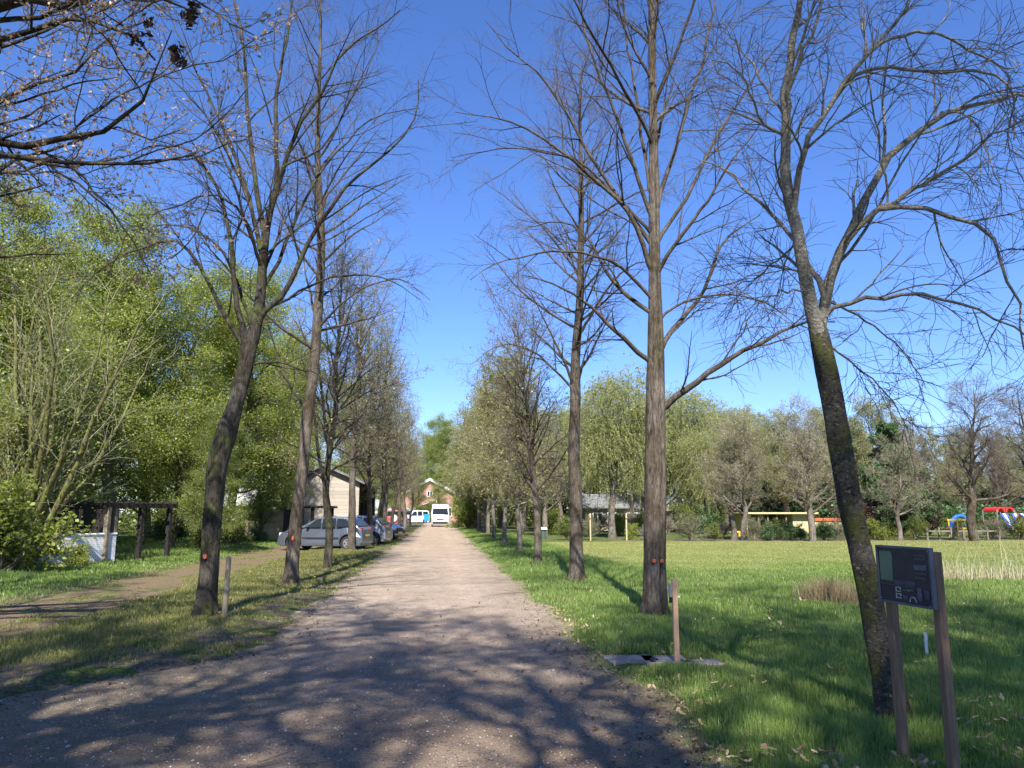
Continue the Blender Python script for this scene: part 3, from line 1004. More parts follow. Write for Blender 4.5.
limbsL0 = [
    ([(264, 240), (271, 211), (277, 180), (275, 117), (279, 78), (289, 23), (296, -30)], 0, 0.3, 0.050, 0.014),
    ([(270, 212), (285, 164), (298, 129), (322, 90), (345, 51), (384, 23), (400, 10)], 0, -0.8, 0.045, 0.008),
    ([(265, 234), (255, 176), (250, 129), (246, 78), (242, 39), (234, 0), (228, -50)], 0, 0.8, 0.045, 0.014),
    ([(247, 352), (238, 309), (232, 262), (230, 234), (220, 195), (205, 168), (189, 148), (170, 146), (140, 150)], 0, -1.0, 0.055, 0.006),
    ([(245, 348), (228, 320), (212, 289), (197, 262), (175, 240), (150, 245), (110, 262), (70, 300)], 0, 0.5, 0.045, 0.005),
    ([(256, 325), (270, 308), (283, 293), (298, 266), (322, 219), (361, 172), (392, 148), (416, 117), (418, 80)], 0, -0.5, 0.050, 0.007),
    ([(262, 290), (278, 262), (300, 210), (325, 165), (350, 140), (372, 118), (420, 108)], 0, 1.0, 0.036, 0.006),
    ([(262, 270), (250, 230), (228, 200), (205, 195), (170, 210), (140, 215)], 0, -1.2, 0.030, 0.005),
    ([(252, 340), (240, 290), (225, 255), (200, 232), (170, 225), (120, 232)], 0, 1.2, 0.032, 0.005),
    ([(258, 310), (285, 300), (320, 280), (350, 275), (395, 282), (420, 300)], 0, 0.6, 0.026, 0.005),
    ([(262, 255), (245, 190), (215, 130), (185, 90), (160, 70)], 0, -0.3, 0.034, 0.006),
    ([(250, 365), (275, 362), (300, 368), (325, 380), (345, 420)], 0, -0.6, 0.022, 0.004),
    ([(262, 250), (240, 170), (210, 100), (180, 40), (165, 0)], 0, 0.6, 0.034, 0.006),
    ([(285, 164), (320, 150), (350, 100), (372, 60), (378, 20)], -0.2, 0.5, 0.022, 0.005),
]
exL0 = [dict(n=5, t0=0.80, t1=0.97, L=3.0, ang=0.6, up0=0.15, up1=-0.02, rr=0.35, rmax=0.03)]
tL0, tp, tr = hero('bare_tree', 'crooked bare tree with mossy bulge and orange dot beside the low wooden post', None,
                   [(205, 620), (209, 575), (211, 540), (214, 504), (218, 469), (224, 440), (233, 412), (244, 375), (249, 352), (255, 328), (261, 289), (263, 262), (266, 232), (270, 210)], YL0,
                   [0.155, 0.138, 0.132, 0.130, 0.150, 0.170, 0.122, 0.110, 0.116, 0.10, 0.082, 0.072, 0.062, 0.05], limbsL0, M['bark_dark'], M['bark_dark'], M['twig_dark'], 103,
                   extra=exL0, twn=(7, 5, 3), lump=0.16, twl=(1.25, 0.6, 0.36), droop=(-0.15, -0.7))

# second trees of both rows
exA = [dict(n=14, t0=0.33, t1=0.62, L=3.1, ang=0.95, up0=0.16, up1=-0.10, rr=0.34, rmax=0.04, fall=0.25),
       dict(n=26, t0=0.55, t1=0.97, L=2.9, ang=0.7, up0=0.18, up1=-0.05, rr=0.45, rmax=0.03, fall=0.5)]
YR2 = G(577, 583)[1]
limbs2 = [([(582, 330), (600, 300), (625, 270), (650, 262), (680, 275)], 0, -0.8, 0.04, 0.006),
          ([(574, 390), (555, 370), (530, 350), (500, 345), (470, 365)], 0, -0.6, 0.035, 0.006)]
hero('bare_tree', 'bare tree with dark trunk next up the road behind the thick double-stemmed one', None,
     [(577, 583), (576, 540), (576, 500), (574, 450), (575, 400), (576, 350), (580, 300), (581, 240), (581, 180), (580, 120), (580, 70)], YR2,
     [0.165, 0.15, 0.145, 0.138, 0.125, 0.108, 0.09, 0.075, 0.055, 0.04, 0.015], limbs2, M['bark_alley'], M['bark_limb'], M['twig'], 104, extra=exA, twn=(7, 5, 3), twl=(1.1, 0.6, 0.34))
YL1 = G(291, 586)[1]
limbs3 = [([(308, 415), (296, 395), (283, 370), (270, 330), (262, 300)], 0, -0.5, 0.035, 0.006),
          ([(318, 330), (335, 310), (360, 290), (400, 280), (430, 300)], 0, -0.8, 0.035, 0.005)]
hero('bare_tree', 'straight slim bare tree with an orange dot, second in the left row', None,
     [(291, 586), (293, 550), (297, 510), (303, 465), (308, 414), (314, 367), (318, 309), (321, 262), (321, 220), (318, 168), (318, 117), (320, 60), (321, 10), (322, -30)], YL1,
     [0.155, 0.14, 0.130, 0.125, 0.12, 0.112, 0.105, 0.095, 0.085, 0.07, 0.055, 0.04, 0.025, 0.012], limbs3, M['bark_alley'], M['bark_limb'], M['twig'], 105, extra=exA, twn=(6, 5, 3), twl=(1.1, 0.6, 0.34))


# ------------------------------------------------------------------ generic trees (built round the origin)
def alley_tree(seed, H, r0, bark_m, twig_m, bud=0, leaf_m=None, fork=False, tw=1.0, spread=1.0, n1=46, twr=1.0, d3=5, d4=2):
    rng = np.random.default_rng(seed)
    n = 9
    pl = np.zeros((n, 3))
    pl[:, 2] = np.linspace(-0.15, H, n)
    wob = np.cumsum(rng.normal(0, 0.09, (n, 2)), 0)
    pl[:, :2] = wob - wob[0]
    pl[0, :2] = pl[1, :2] = 0
    rad = r0 * np.array([1.0, 0.95, 0.86, 0.76, 0.64, 0.5, 0.36, 0.2, 0.06])
    V, Q, tp, tr = trunk_mesh(pl, rad, 36, 14, seed, 0.10, 0.5)
    tr_ = [(V, Q)]
    par, prad = tp[None], tr[None]
    P1, R1 = grow(rng, par, prad, int(n1 * 0.4), 0.26, 0.58, 2.6 * spread, 0.9, 12, 0.16, -0.10, 0.09, 0.40, rmax=0.045, fall=-0.1, lvar=(0.4, 1.35))
    p, r = grow(rng, par, prad, int(n1 * 0.6), 0.45, 0.96, 3.2 * spread, 0.52, 12, 0.14, -0.02, 0.09, 0.55, rmax=0.04, fall=0.25, lvar=(0.45, 1.35))
    P1 = np.concatenate([P1, p]); R1 = np.concatenate([R1, r])
    if fork:
        p, r = grow(rng, par, prad, 2, 0.24, 0.42, H * 0.45, 0.34, 12, 0.10, 0.05, 0.05, 0.62, fall=0.2, rmax=0.10)
        P1 = np.concatenate([P1, p]); R1 = np.concatenate([R1, r])
    br = [tubes(P1, R1, 6)]
    p2, r2 = grow(rng, P1, R1, 8, 0.12, 1.0, 1.05 * tw, 0.7, 7, 0.12, -0.15, 0.1, 0.5, 0.004, fall=0.5, rmax=0.014, lrel=2.4)
    br.append(tubes(p2, r2 * twr, 4))
    p3, r3 = grow(rng, p2, r2, d3, 0.1, 1.0, 0.6 * tw, 0.65, 5, 0.0, -0.5, 0.1, 0.6, 0.003, rmax=0.007, rmin=0.0045)
    p4, r4 = grow(rng, p3, r3, d4, 0.2, 1.0, 0.34 * tw, 0.6, 4, -0.1, -0.8, 0.1, 0.7, 0.0028, rmax=0.0045, rmin=0.0035)
    tw_ = [tubes(p3, r3 * twr, 3), tubes(p4, r4 * twr, 3)]
    lv = None
    if bud:
        lp = np.concatenate([sample_on(rng, p4, bud * 2 // 3), sample_on(rng, p3, bud // 3)])
        lv = leaves(rng, lp, 0.06, 0.2, 1.6, 0.05)
    return dict(trunk=join(tr_), br=join(br), tw=join(tw_), lv=lv, bark=bark_m, twig=twig_m, leaf=leaf_m)


def place_proto(spec, name, loc, label, group, rz=0, s=1.0, cat='tree'):
    t = thing(name, loc, label, cat, group, rz)
    t.scale = (s, s, s)
    link('trunk', raw_mesh('trunk', *spec['trunk'], smooth=True), spec['bark'], t)
    if spec.get('br') is not None:
        link('branches', raw_mesh('branches', *spec['br'], smooth=True), spec['bark'], t)
    if spec.get('tw') is not None:
        link('twigs', raw_mesh('twigs', *spec['tw']), spec['twig'], t)
    if spec.get('lv') is not None:
        link('foliage', raw_mesh('foliage', *spec['lv']), spec['leaf'], t)
    return t


ORD = ['first', 'second', 'third', 'fourth', 'fifth', 'sixth', 'seventh', 'eighth', 'ninth', 'tenth', 'eleventh', 'twelfth', 'thirteenth', 'fourteenth', 'fifteenth', 'sixteenth']
protos = [alley_tree(201, 13.0, 0.17, M['bark_alley'], M['twig_pale'], 3000, M['leaf_bud'], True),
          alley_tree(202, 12.0, 0.15, M['bark_dark'], M['twig'], 2000, M['leaf_bud'], True),
          alley_tree(203, 12.5, 0.16, M['bark_alley'], M['twig_pale'], 5000, M['leaf_bud'], False, twr=1.3),
          alley_tree(204, 13.5, 0.18, M['bark_far'], M['twig_pale'], 9000, M['leaf_bud'], True, twr=1.3),
          alley_tree(205, 9.0, 0.13, M['bark_alley'], M['twig'], 1500, M['leaf_bud'], True, spread=0.85, n1=40),
          alley_tree(206, 8.8, 0.13, M['bark_far'], M['twig_pale'], 14000, M['leaf_bud'], True, spread=0.72, n1=44, twr=1.2),
          alley_tree(207, 8.2, 0.12, M['bark_far'], M['twig_pale'], 18000, M['leaf_bud'], False, spread=0.7, n1=44, twr=1.2)]
first = {}
DUPES = {}


def put(kind, spec, name, loc, label, group, rz=0.0, s=1.0):
    if kind not in DUPES:
        DUPES[kind] = place_proto(spec, name, loc, label, group, rz, s)
        return DUPES[kind]
    o = copy_thing(DUPES[kind], loc, rz, s, label, group)
    o.name = name
    return o


# right row beyond the second tree
rr = [(538, 566), (520, 553.5), (504.5, 546.5), (494, 540.6), (488, 536), (483.5, 533.5), (479, 531.5), (475.5, 529.7), (472, 528.2), (469, 527), (466, 526)]
rx = random.Random(3)
for i, (px, py) in enumerate(rr):
    g = G(px, py)
    x = min(g[0], 3.6)
    k = (4, 5, 6, 5, 6, 5, 6, 5, 6, 5, 6)[i]
    lab = ['dark bare tree with a low fork', 'pale leaning bare tree', 'pale slim bare tree', 'grey bare tree', 'grey budding tree', 'thin budding tree', 'brown budding tree', 'far budding tree', 'far pale tree', 'small far tree', 'farthest tree'][i]
    t = put('alley%d' % k, protos[k], 'bare_tree', (x, g[1], 0.0), '%s, %s from the camera in the right-hand row' % (lab, ORD[i + 2]), GR, rx.uniform(0, 6.28), (0.86, 0.82, 0.98, 0.88, 1.1, 1.0, 1.25, 1.1, 1.3, 1.2, 1.3)[i])
    if i == 1:
        t.rotation_euler = (0, 0.05, 2.0)
rl = [(327, 569), (351, 551), (369, 546.4), (378.6, 541.5), (384, 538.5), (392, 534), (399, 531), (405, 528.5), (410, 526.8)]
for i, (px, py) in enumerate(rl):
    g = G(px, py)
    k = (1, 0, 2, 1, 3, 1, 0, 3, 2)[i]
    lab = ['thin dark forked bare tree', 'pale rough-barked bare tree by the grey hatchback', 'leaning pale bare tree by the hatchback tail', 'bare tree before the navy car', 'grey bare tree behind the navy car', 'dark bare tree near the barn end', 'bare tree near the red off-roader', 'far bare tree', 'farthest bare tree'][i]
    t = put('alley%d' % k, protos[k], 'bare_tree', (g[0], g[1], 0.0), '%s, %s in the left-hand row' % (lab, ORD[i + 2]), GL, rx.uniform(0, 6.28), (0.78, 0.92, 0.80, 0.95, 0.74, 0.9, 0.8, 0.86, 0.8)[i])
    if i == 0: t.rotation_euler = (0, 0.03, 0.7)


# ------------------------------------------------------------------ big oak, trunk just out of frame on the left
def oak():
    rng = np.random.default_rng(55)
    base = np.array([-10.2, 8.6, 0.0])
    pl = np.array([[0, 0, -0.15], [0, 0, 0], [0.1, 0, 2], [0.2, 0.1, 4], [0.3, 0, 6], [0.2, -0.1, 8.5], [0.3, 0, 11], [0.1, 0, 13]]) + base
    V, Q, tp, tr = trunk_mesh(pl, [0.40, 0.38, 0.34, 0.32, 0.26, 0.18, 0.1, 0.03], 40, 20, 5, 0.1, 0.4)
    L = [
        (base + [0.2, 0, 4.3], [W(-60, 150, 8.6), W(0, 150, 8.4), W(60, 145, 8.3), W(110, 118, 8.2), W(150, 90, 8.1), W(160, 60, 8.0), W(172, 30, 7.9)], 0.13, 0.005),
        (base + [0.2, 0, 4.2], [W(-60, 170, 8.2), W(0, 158, 8.0), W(50, 158, 7.9), (W(100, 165, 7.8)), W(150, 162, 7.7), W(195, 158, 7.5), W(215, 185, 7.4)], 0.09, 0.008),
        (base + [0.2, 0, 5.2], [W(-50, 60, 8.9), W(0, 40, 8.8), W(40, 20, 8.7), W(80, 14, 8.6), W(120, 30, 8.5), W(155, 60, 8.5)], 0.12, 0.012),
        (base + [0.2, 0.1, 5.0], [W(-50, 20, 7.8), W(20, 0, 7.6), W(70, 10, 7.5), W(130, -10, 7.3), W(190, 10, 7.2)], 0.10, 0.010),
        (base + [0.2, 0, 4.8], [W(-60, 120, 9.3), W(0, 98, 9.4), W(40, 85, 9.5), W(80, 62, 9.6), W(110, 40, 9.8), W(150, 20, 9.9)], 0.09, 0.010),
        (base + [0.2, 0, 4.4], [W(-60, 200, 9.4), W(0, 165, 9.6), W(60, 150, 9.8), W(110, 130, 10.0), W(140, 140, 10.1), W(180, 130, 10.2)], 0.08, 0.008),
    ]
    P1, R1 = [], []
    for (a, pts, r0, r1) in L:
        p, r = resample(np.array([a] + pts), [r0 * 1.05, r0 * .85, r0 * .62, r0 * .42, r0 * .22, r1], 18)
        p[1:-1] += rng.normal(0, 0.035, (16, 3))
        P1.append(p); R1.append(r)
    P1, R1 = np.array(P1), np.array(R1)
    p, r = grow(rng, tp[None], tr[None], 12, 0.45, 0.97, 5.0, 1.0, 18, 0.10, -0.03, 0.12, 0.5, fall=0.4, rmax=0.10)
    P1 = np.concatenate([P1, p]); R1 = np.concatenate([R1, r])
    br = [tubes(P1, R1, 8)]
    p2, r2 = grow(rng, P1, R1, 10, 0.2, 1.0, 1.7, 0.8, 10, 0.22, 0.0, 0.16, 0.5, 0.006, fall=0.45, rmax=0.035, lrel=5)
    br.append(tubes(p2, r2, 5))
    p3, r3 = grow(rng, p2, r2, 9, 0.1, 1.0, 0.75, 0.8, 7, 0.2, 0.0, 0.17, 0.55, 0.003, rmax=0.010, rmin=0.004)
    p4, r4 = grow(rng, p3, r3, 5, 0.2, 1.0, 0.3, 0.8, 4, 0.1, 0.0, 0.17, 0.6, 0.002, rmax=0.005, rmin=0.0022)
    lp = np.concatenate([sample_on(rng, p4, 26000, 0.4), sample_on(rng, p3, 5000, 0.5)])
    lv = leaves(rng, lp, 0.028, 0.1, 1.9, 0.02)
    t = tree_object('oak_tree', base, 'spreading oak reaching in from the left with dark crooked limbs and small pinkish leaves', None, (V, Q), br, M['bark_oak'], M['twig_dark'], [tubes(p3, r3, 3), tubes(p4, r4, 3)], lv, M['leaf_pink'])
    # clusters of old leaves still hanging on the twigs
    cl = []
    for (px, py, Y) in ((192, 10, 7.3), (178, 50, 7.6), (188, 17, 7.3), (178, 60, 7.6), (150, 25, 8.2), (138, 40, 8.2)):
        c = W(px, py, Y)
        cl.append(c + rng.normal(0, 0.035, (26, 3)) * np.array([1, 1, 1.4]))
    V, Q = leaves(rng, np.concatenate(cl), 0.05, 0.0, 2.0, 0.01)
    link('withered_leaves', raw_mesh('withered_leaves', V - base, Q), M['leaf_old'], t)


oak()


def park_oak(seed, H, loc, label, rz=0.0):
    rng = np.random.default_rng(seed)
    n = 8
    pl = np.zeros((n, 3)); pl[:, 2] = np.linspace(-0.15, H, n)
    wob = np.cumsum(rng.normal(0, 0.2, (n, 2)), 0); pl[:, :2] = wob - wob[0]
    V, Q, tp, tr = trunk_mesh(pl, 0.42 * np.array([1, .95, .88, .78, .6, .4, .2, .05]), 36, 18, seed, 0.1, 0.4)
    P1, R1 = grow(rng, tp[None], tr[None], 26, 0.48, 0.98, 6.4, 0.95, 16, 0.07, -0.02, 0.12, 0.6, fall=0.4, rmax=0.17)
    p2, r2 = grow(rng, P1, R1, 9, 0.2, 1.0, 2.6, 0.8, 10, 0.12, 0.0, 0.15, 0.65, 0.016, fall=0.45, rmax=0.10, lrel=5)
    p3, r3 = grow(rng, p2, r2, 10, 0.1, 1.0, 1.1, 0.8, 6, 0.1, 0.0, 0.15, 0.65, 0.010, rmax=0.036, rmin=0.016)
    p4, r4 = grow(rng, p3, r3, 3, 0.2, 1.0, 0.35, 0.8, 4, 0.1, 0.0, 0.15, 0.6, 0.003, rmax=0.006, rmin=0.004)
    spec = dict(trunk=(V, Q), br=join([tubes(P1, R1, 7), tubes(p2, r2, 4)]), tw=join([tubes(p3, r3, 3), tubes(p4, r4, 3)]), lv=None, bark=M['bark_oak'], twig=M['twig_dark'], leaf=None)
    return place_proto(spec, 'oak_tree', loc, label, 'oaks standing behind the viewpoint that shade the near road', rz)


po = park_oak(71, 15.5, (-4.6, -3.2, 0), 'tall bare oak behind the viewpoint on the left of the road')
for (x_, y_, rz_, s_, lab_) in ((5.6, -3.6, 2.1, 1.0, 'tall bare oak behind the viewpoint on the right of the road'), (0.8, -8.5, 4.0, 1.15, 'tallest bare oak farther behind the viewpoint'), (-12.5, -1.5, 1.0, 1.0, 'tall bare oak to the left behind the viewpoint')):
    copy_thing(po, (x_, y_, 0), rz_, s_, lab_)


# ------------------------------------------------------------------ leafy woodland trees on the left
def leafy_tree(seed, H, r0, nleaf, lsize, leaf_m, bark_m=None, low=0.12, spread=3.9, stems=1, layered=0.8, n1=52, tw=1.0):
    rng = np.random.default_rng(seed)
    trv, P1l, R1l = [], [], []
    for sidx in range(stems):
        n = 8
        pl = np.zeros((n, 3))
        pl[:, 2] = np.linspace(-0.15, H * (1 if sidx == 0 else rng.uniform(0.7, 0.95)), n)
        wob = np.cumsum(rng.normal(0, 0.16, (n, 2)), 0)
        pl[:, :2] = wob - wob[0]
        if stems > 1:
            a = sidx * 2.4
            pl[:, :2] += np.outer(np.linspace(0.08, 1.0, n) ** 1.3, [math.cos(a), math.sin(a)]) * rng.uniform(0.5, 1.6)
        rs = r0 * (1 if sidx == 0 else 0.7)
        V, Q, tp, tr = trunk_mesh(pl, rs * np.array([1, .95, .84, .7, .54, .38, .2, .05]), 30, 12, seed + sidx, 0.1, 0.4)
        trv.append((V, Q))
        p, r = grow(rng, tp[None], tr[None], n1 // stems, low, 0.98, spread, 1.0, 10, 0.10, -0.03, 0.1, 0.4, rmax=0.06, fall=0.55)
        P1l.append(p); R1l.append(r)
    P1, R1 = np.concatenate(P1l), np.concatenate(R1l)
    br = [tubes(P1, R1, 5)]
    p2, r2 = grow(rng, P1, R1, 9, 0.15, 1.0, 1.5 * tw, 0.8, 7, 0.05, -0.1, 0.12, 0.5, 0.006, fall=0.5, rmax=0.02, flat=layered, lrel=3)
    br.append(tubes(p2, r2, 4))
    p3, r3 = grow(rng, p2, r2, 6, 0.1, 1.0, 0.7 * tw, 0.8, 4, 0.0, -0.15, 0.12, 0.6, 0.004, rmax=0.008, rmin=0.005, flat=layered)
    lp = sample_on(rng, p3, nleaf, 0.1)
    lv = leaves(rng, lp, lsize, 0.35, 1.5, 0.20)
    return dict(trunk=join(trv), br=join(br), tw=tubes(p3, r3, 3), lv=lv, bark=bark_m or M['bark_wood'], twig=M['twig_green'], leaf=leaf_m)


wood_p = [leafy_tree(301, 12.0, 0.20, 62000, 0.06, M['leaf_fresh']),
          leafy_tree(302, 13.0, 0.22, 60000, 0.062, M['leaf_fresh'], low=0.2, spread=4.2),
          leafy_tree(303, 11.0, 0.16, 42000, 0.065, M['leaf_mid'], low=0.1, spread=3.2)]
ws = [(45, 34, 0, 1.05, 'leafy tree behind the white wall'), (112, 31, 1, 1.0, 'leafy tree over the wooden shelter'), (170, 33, 0, 0.95, 'bright green tree behind the shelter posts'),
      (232, 38, 1, 1.0, 'leafy tree behind the crooked bare tree'), (-30, 23, 1, 0.84, 'leafy tree at the left edge of the picture'), (278, 49, 0, 1.0, 'leafy tree beside the carport'),
      (10, 37, 0, 1.1, 'leafy tree deeper in the wood at the far left'), (90, 42, 1, 1.1, 'leafy tree deeper in the wood behind the white wall'), (150, 46, 2, 1.2, 'darker leafy tree deep behind the shelter'),
      (200, 52, 0, 1.15, 'leafy tree deep in the wood beside the grey-roofed shed'), (250, 60, 1, 1.1, 'leafy tree behind the tan wall'), (300, 66, 0, 1.1, 'leafy tree left behind the barn'),
      (-80, 31, 2, 1.2, 'darker leafy tree beyond the left picture edge'), (60, 54, 2, 1.3, 'dark leafy tree far back in the wood'), (340, 74, 1, 1.05, 'leafy tree behind the barn roof'),
      (60, 28, 2, 0.5, 'low young leafy tree behind the white wall'), (262, 45, 2, 0.6, 'low dark leafy tree over the tan wall'), (205, 31, 2, 0.5, 'young leafy tree behind the low wooden post')]
for i, (px, Y, k, s, lab) in enumerate(ws):
    put('wood%d' % k, wood_p[k], 'leafy_tree', (X(px, Y), Y, 0.02), lab, 'fresh green trees of the wood on the left', i * 1.7, s)

# shrubs
def shrub(seed, H, Rr, nleaf, lsize, leaf_m, twig_m, nst=14, up=0.5, tw=1.0):
    rng = np.random.default_rng(seed)
    par = np.zeros((1, 4, 3)); par[0, :, 2] = np.linspace(-0.06, 0.12, 4)
    pr = np.full((1, 4), 0.05 if H < 5 else 0.24)
    P1, R1 = grow(rng, par, pr, nst, 0.1, 0.95, H * 0.95, up, 8, 0.05, -0.1 / H, 0.14, 0.5, 0.006, rmax=0.025 * max(H / 1.5, 0.6), fall=0.2, angj=0.35)
    P1[:, :, 0] *= Rr / H * 1.5; P1[:, :, 1] *= Rr / H * 1.5
    p2, r2 = grow(rng, P1, R1, 10, 0.2, 1.0, 0.42 * H * tw, 0.7, 6, 0.1, 0.0, 0.14, 0.6, 0.004, rmax=0.012, rmin=0.005)
    p3, r3 = grow(rng, p2, r2, 6, 0.15, 1.0, 0.2 * H * tw, 0.7, 4, 0.1, 0.0, 0.14, 0.6, 0.003, rmax=0.007, rmin=0.004)
    lv = leaves(rng, np.concatenate([sample_on(rng, p3, nleaf * 2 // 3, 0.1), sample_on(rng, p2, nleaf // 3)]), lsize, 0.3, 1.5, 0.05 * H) if nleaf else None
    return dict(trunk=join([tubes(P1, R1, 5)]), br=None, tw=join([tubes(p2, r2, 3), tubes(p3, r3, 3)]), lv=lv, bark=twig_m, twig=twig_m, leaf=leaf_m)


# multi-stemmed bare tree in front of the wood
ms = shrub(410, 10.5, 3.9, 6500, 0.05, M['leaf_fresh'], M['twig_green'], nst=24, up=0.34, tw=0.6)
ms['bark'] = M['bark_green']
g = G(17, 571)
t_ = place_proto(ms, 'multi_stem_tree', (g[0], g[1], 0.02), 'many-stemmed olive-barked tree with fine upright branches by the white wall', None, 0.3)


def put_shrub(kind, spec, name, loc, label, group, rz=0, s=1.0):
    if kind not in DUPES:
        t = place_proto(spec, name, loc, label, group, rz, s, 'shrub')
        for c in t.children:
            if c.name.startswith('trunk'): c.name = 'stems'
        DUPES[kind] = t
        return t
    o = copy_thing(DUPES[kind], loc, rz, s, label, group)
    o.name = name
    return o


sh = dict(green=shrub(401, 1.5, 0.9, 5000, 0.055, M['leaf_mid'], M['twig']),
          bright=shrub(402, 1.3, 0.9, 6500, 0.05, M['leaf_fresh'], M['twig']),
          olive=shrub(403, 1.5, 0.85, 3200, 0.035, M['leaf_olive'], M['twig_pale']),
          dark=shrub(404, 1.4, 0.9, 6500, 0.055, M['leaf_ever'], M['twig_dark']),
          purple=shrub(405, 2.0, 1.1, 6000, 0.06, M['leaf_purple'], M['twig_dark']),
          bare=shrub(406, 1.5, 0.9, 0, 0.04, M['leaf_olive'], M['twig_pale']))
# leafy bushes on the left in front of the white wall
put_shrub('bright', sh['bright'], 'leafy_shrub', (X(20, 21.8), 21.8, 0), 'bright green shrub in front of the left half of the white wall', 'shrubs along the edge of the wood', 0, 0.95)
put_shrub('bright', sh['bright'], 'leafy_shrub', (X(83, 23.2), 23.2, 0), 'small bright green shrub in front of the right half of the white wall', 'shrubs along the edge of the wood', 4, 0.5)
put_shrub('bright', sh['bright'], 'leafy_shrub', (X(78, 27), 27, 0), 'bright green shrub rising behind the white wall', 'shrubs along the edge of the wood', 3, 1.5)
put_shrub('bright', sh['bright'], 'leafy_shrub', (X(5, 20.5), 20.5, 0), 'bright green shrub at the left edge below the many-stemmed tree', 'shrubs along the edge of the wood', 2, 1.75)
put_shrub('green', sh['green'], 'leafy_shrub', (X(236, 36), 36, 0), 'green bush below the grey-roofed shed', 'shrubs along the edge of the wood', 1, 1.0)
put_shrub('green', sh['green'], 'leafy_shrub', (X(205, 33), 33, 0), 'low green bush behind the mossy crooked trunk', 'shrubs along the edge of the wood', 2, 0.8)
put_shrub('dark', sh['dark'], 'leafy_shrub', (X(262, 41), 41, 0), 'low dark bush at the foot of the tan wall', 'shrubs along the edge of the wood', 2, 0.6)
put_shrub('dark', sh['dark'], 'leafy_shrub', (X(170, 40), 40, 0), 'dark bush behind the right shelter post', 'shrubs along the edge of the wood', 4, 1.2)
put_shrub('green', sh['green'], 'leafy_shrub', (X(80, 34), 34, 0), 'green bush behind the white wall', 'shrubs along the edge of the wood', 5, 1.6)

# shrubs along the far edge of the lawn
row = [(566, 44, 'green', .9, 'green bush left of the pale willow trunk'), (590, 44, 'olive', 1.0, 'thin olive bush left of the pale willow trunk'), (632, 44.5, 'bright', .75, 'bright low bush right of the pale willow trunk'), (646, 44, 'bare', .8, 'bare bush left of the thick double-stemmed tree'),
       (690, 42, 'olive', 1.15, 'round olive bush right of the thick double-stemmed tree'), (713, 42, 'green', .7, 'small green bush beside the round olive one'), (722, 45, 'bare', 1.0, 'bare twiggy bush left of the twin dark trunks'), (753, 42, 'olive', 1.05, 'olive bush right of the twin dark trunks'),
       (766, 42, 'dark', .85, 'dark green bush before the left end of the yellow building'), (776, 42.2, 'green', .85, 'green bush before the middle of the yellow building'), (788, 42, 'dark', .85, 'dark green bush before the right half of the yellow building'), (799, 42.3, 'dark', .75, 'dark bush just left of the low-forked tree'),
       (822, 42, 'dark', .9, 'dark green bush just right of the low-forked tree'), (834, 42.2, 'olive', .95, 'olive bush left of the leaning trunk'), (850, 42, 'olive', .95, 'olive bush behind the leaning trunk'),
       (872, 42, 'bright', .95, 'bright yellow-green bush left above the information board'), (887, 42.2, 'bright', .8, 'bright yellow-green bush above the information board'), (915, 42, 'green', .95, 'green bush above the right edge of the information board'),
       (952, 43, 'bare', 1.05, 'bare bush left of the dark bare tree'), (990, 42, 'olive', 1.2, 'olive bush right of the dark bare tree'), (1003, 43, 'olive', 1.1, 'olive bush below the red slide tower'), (1018, 42, 'green', 1.15, 'green bush at the right picture edge'), (1032, 43, 'green', 1.1, 'green bush beyond the right picture edge')]
for i, (px, Y, k, s, lab) in enumerate(row):
    put_shrub(k, sh[k], 'garden_shrub', (X(px, Y), Y, 0.04), lab, 'shrubs along the far edge of the lawn', i * 1.3, s * (0.72 if px > 940 else 0.85))
for i, (px, Y, k, s, lab) in enumerate([(578, 52, 'green', 1.2, 'green bush before the left window of the dark-roofed house'), (598, 54, 'olive', 1.3, 'olive bush before the dark-roofed house'), (618, 53, 'bright', 1.1, 'bright bush before the dark-roofed house behind the pale willow trunk'),
                                        (630, 55, 'bare', 1.4, 'bare bush before the right half of the dark-roofed house'), (642, 52, 'green', 1.0, 'green bush before the right end of the dark-roofed house'), (684, 56, 'green', 1.4, 'green bush at the right corner of the cream hut'),
                                        (668, 54, 'bare', 1.0, 'bare bush at the left corner of the cream hut'), (700, 55, 'dark', 1.4, 'dark bush behind the round olive bush'), (715, 58, 'green', 1.5, 'green bush behind the small green one'), (550, 55, 'bright', 1.3, 'bright bush behind the second right-hand tree')]):
    put_shrub(k, sh[k], 'garden_shrub', (X(px, Y), Y, 0.02), lab, 'bushes in front of the dark-roofed house', i * 1.7, s)
for i, px in enumerate((852, 864, 877, 890, 903, 916, 928)):
    put_shrub('purple', sh['purple'], 'purple_shrub', (X(px, 50), 50, 0.03), 'dark purple shrub, %s from the left in the purple hedge' % ORD[i], 'purple hedge behind the lawn', i, 1.15)

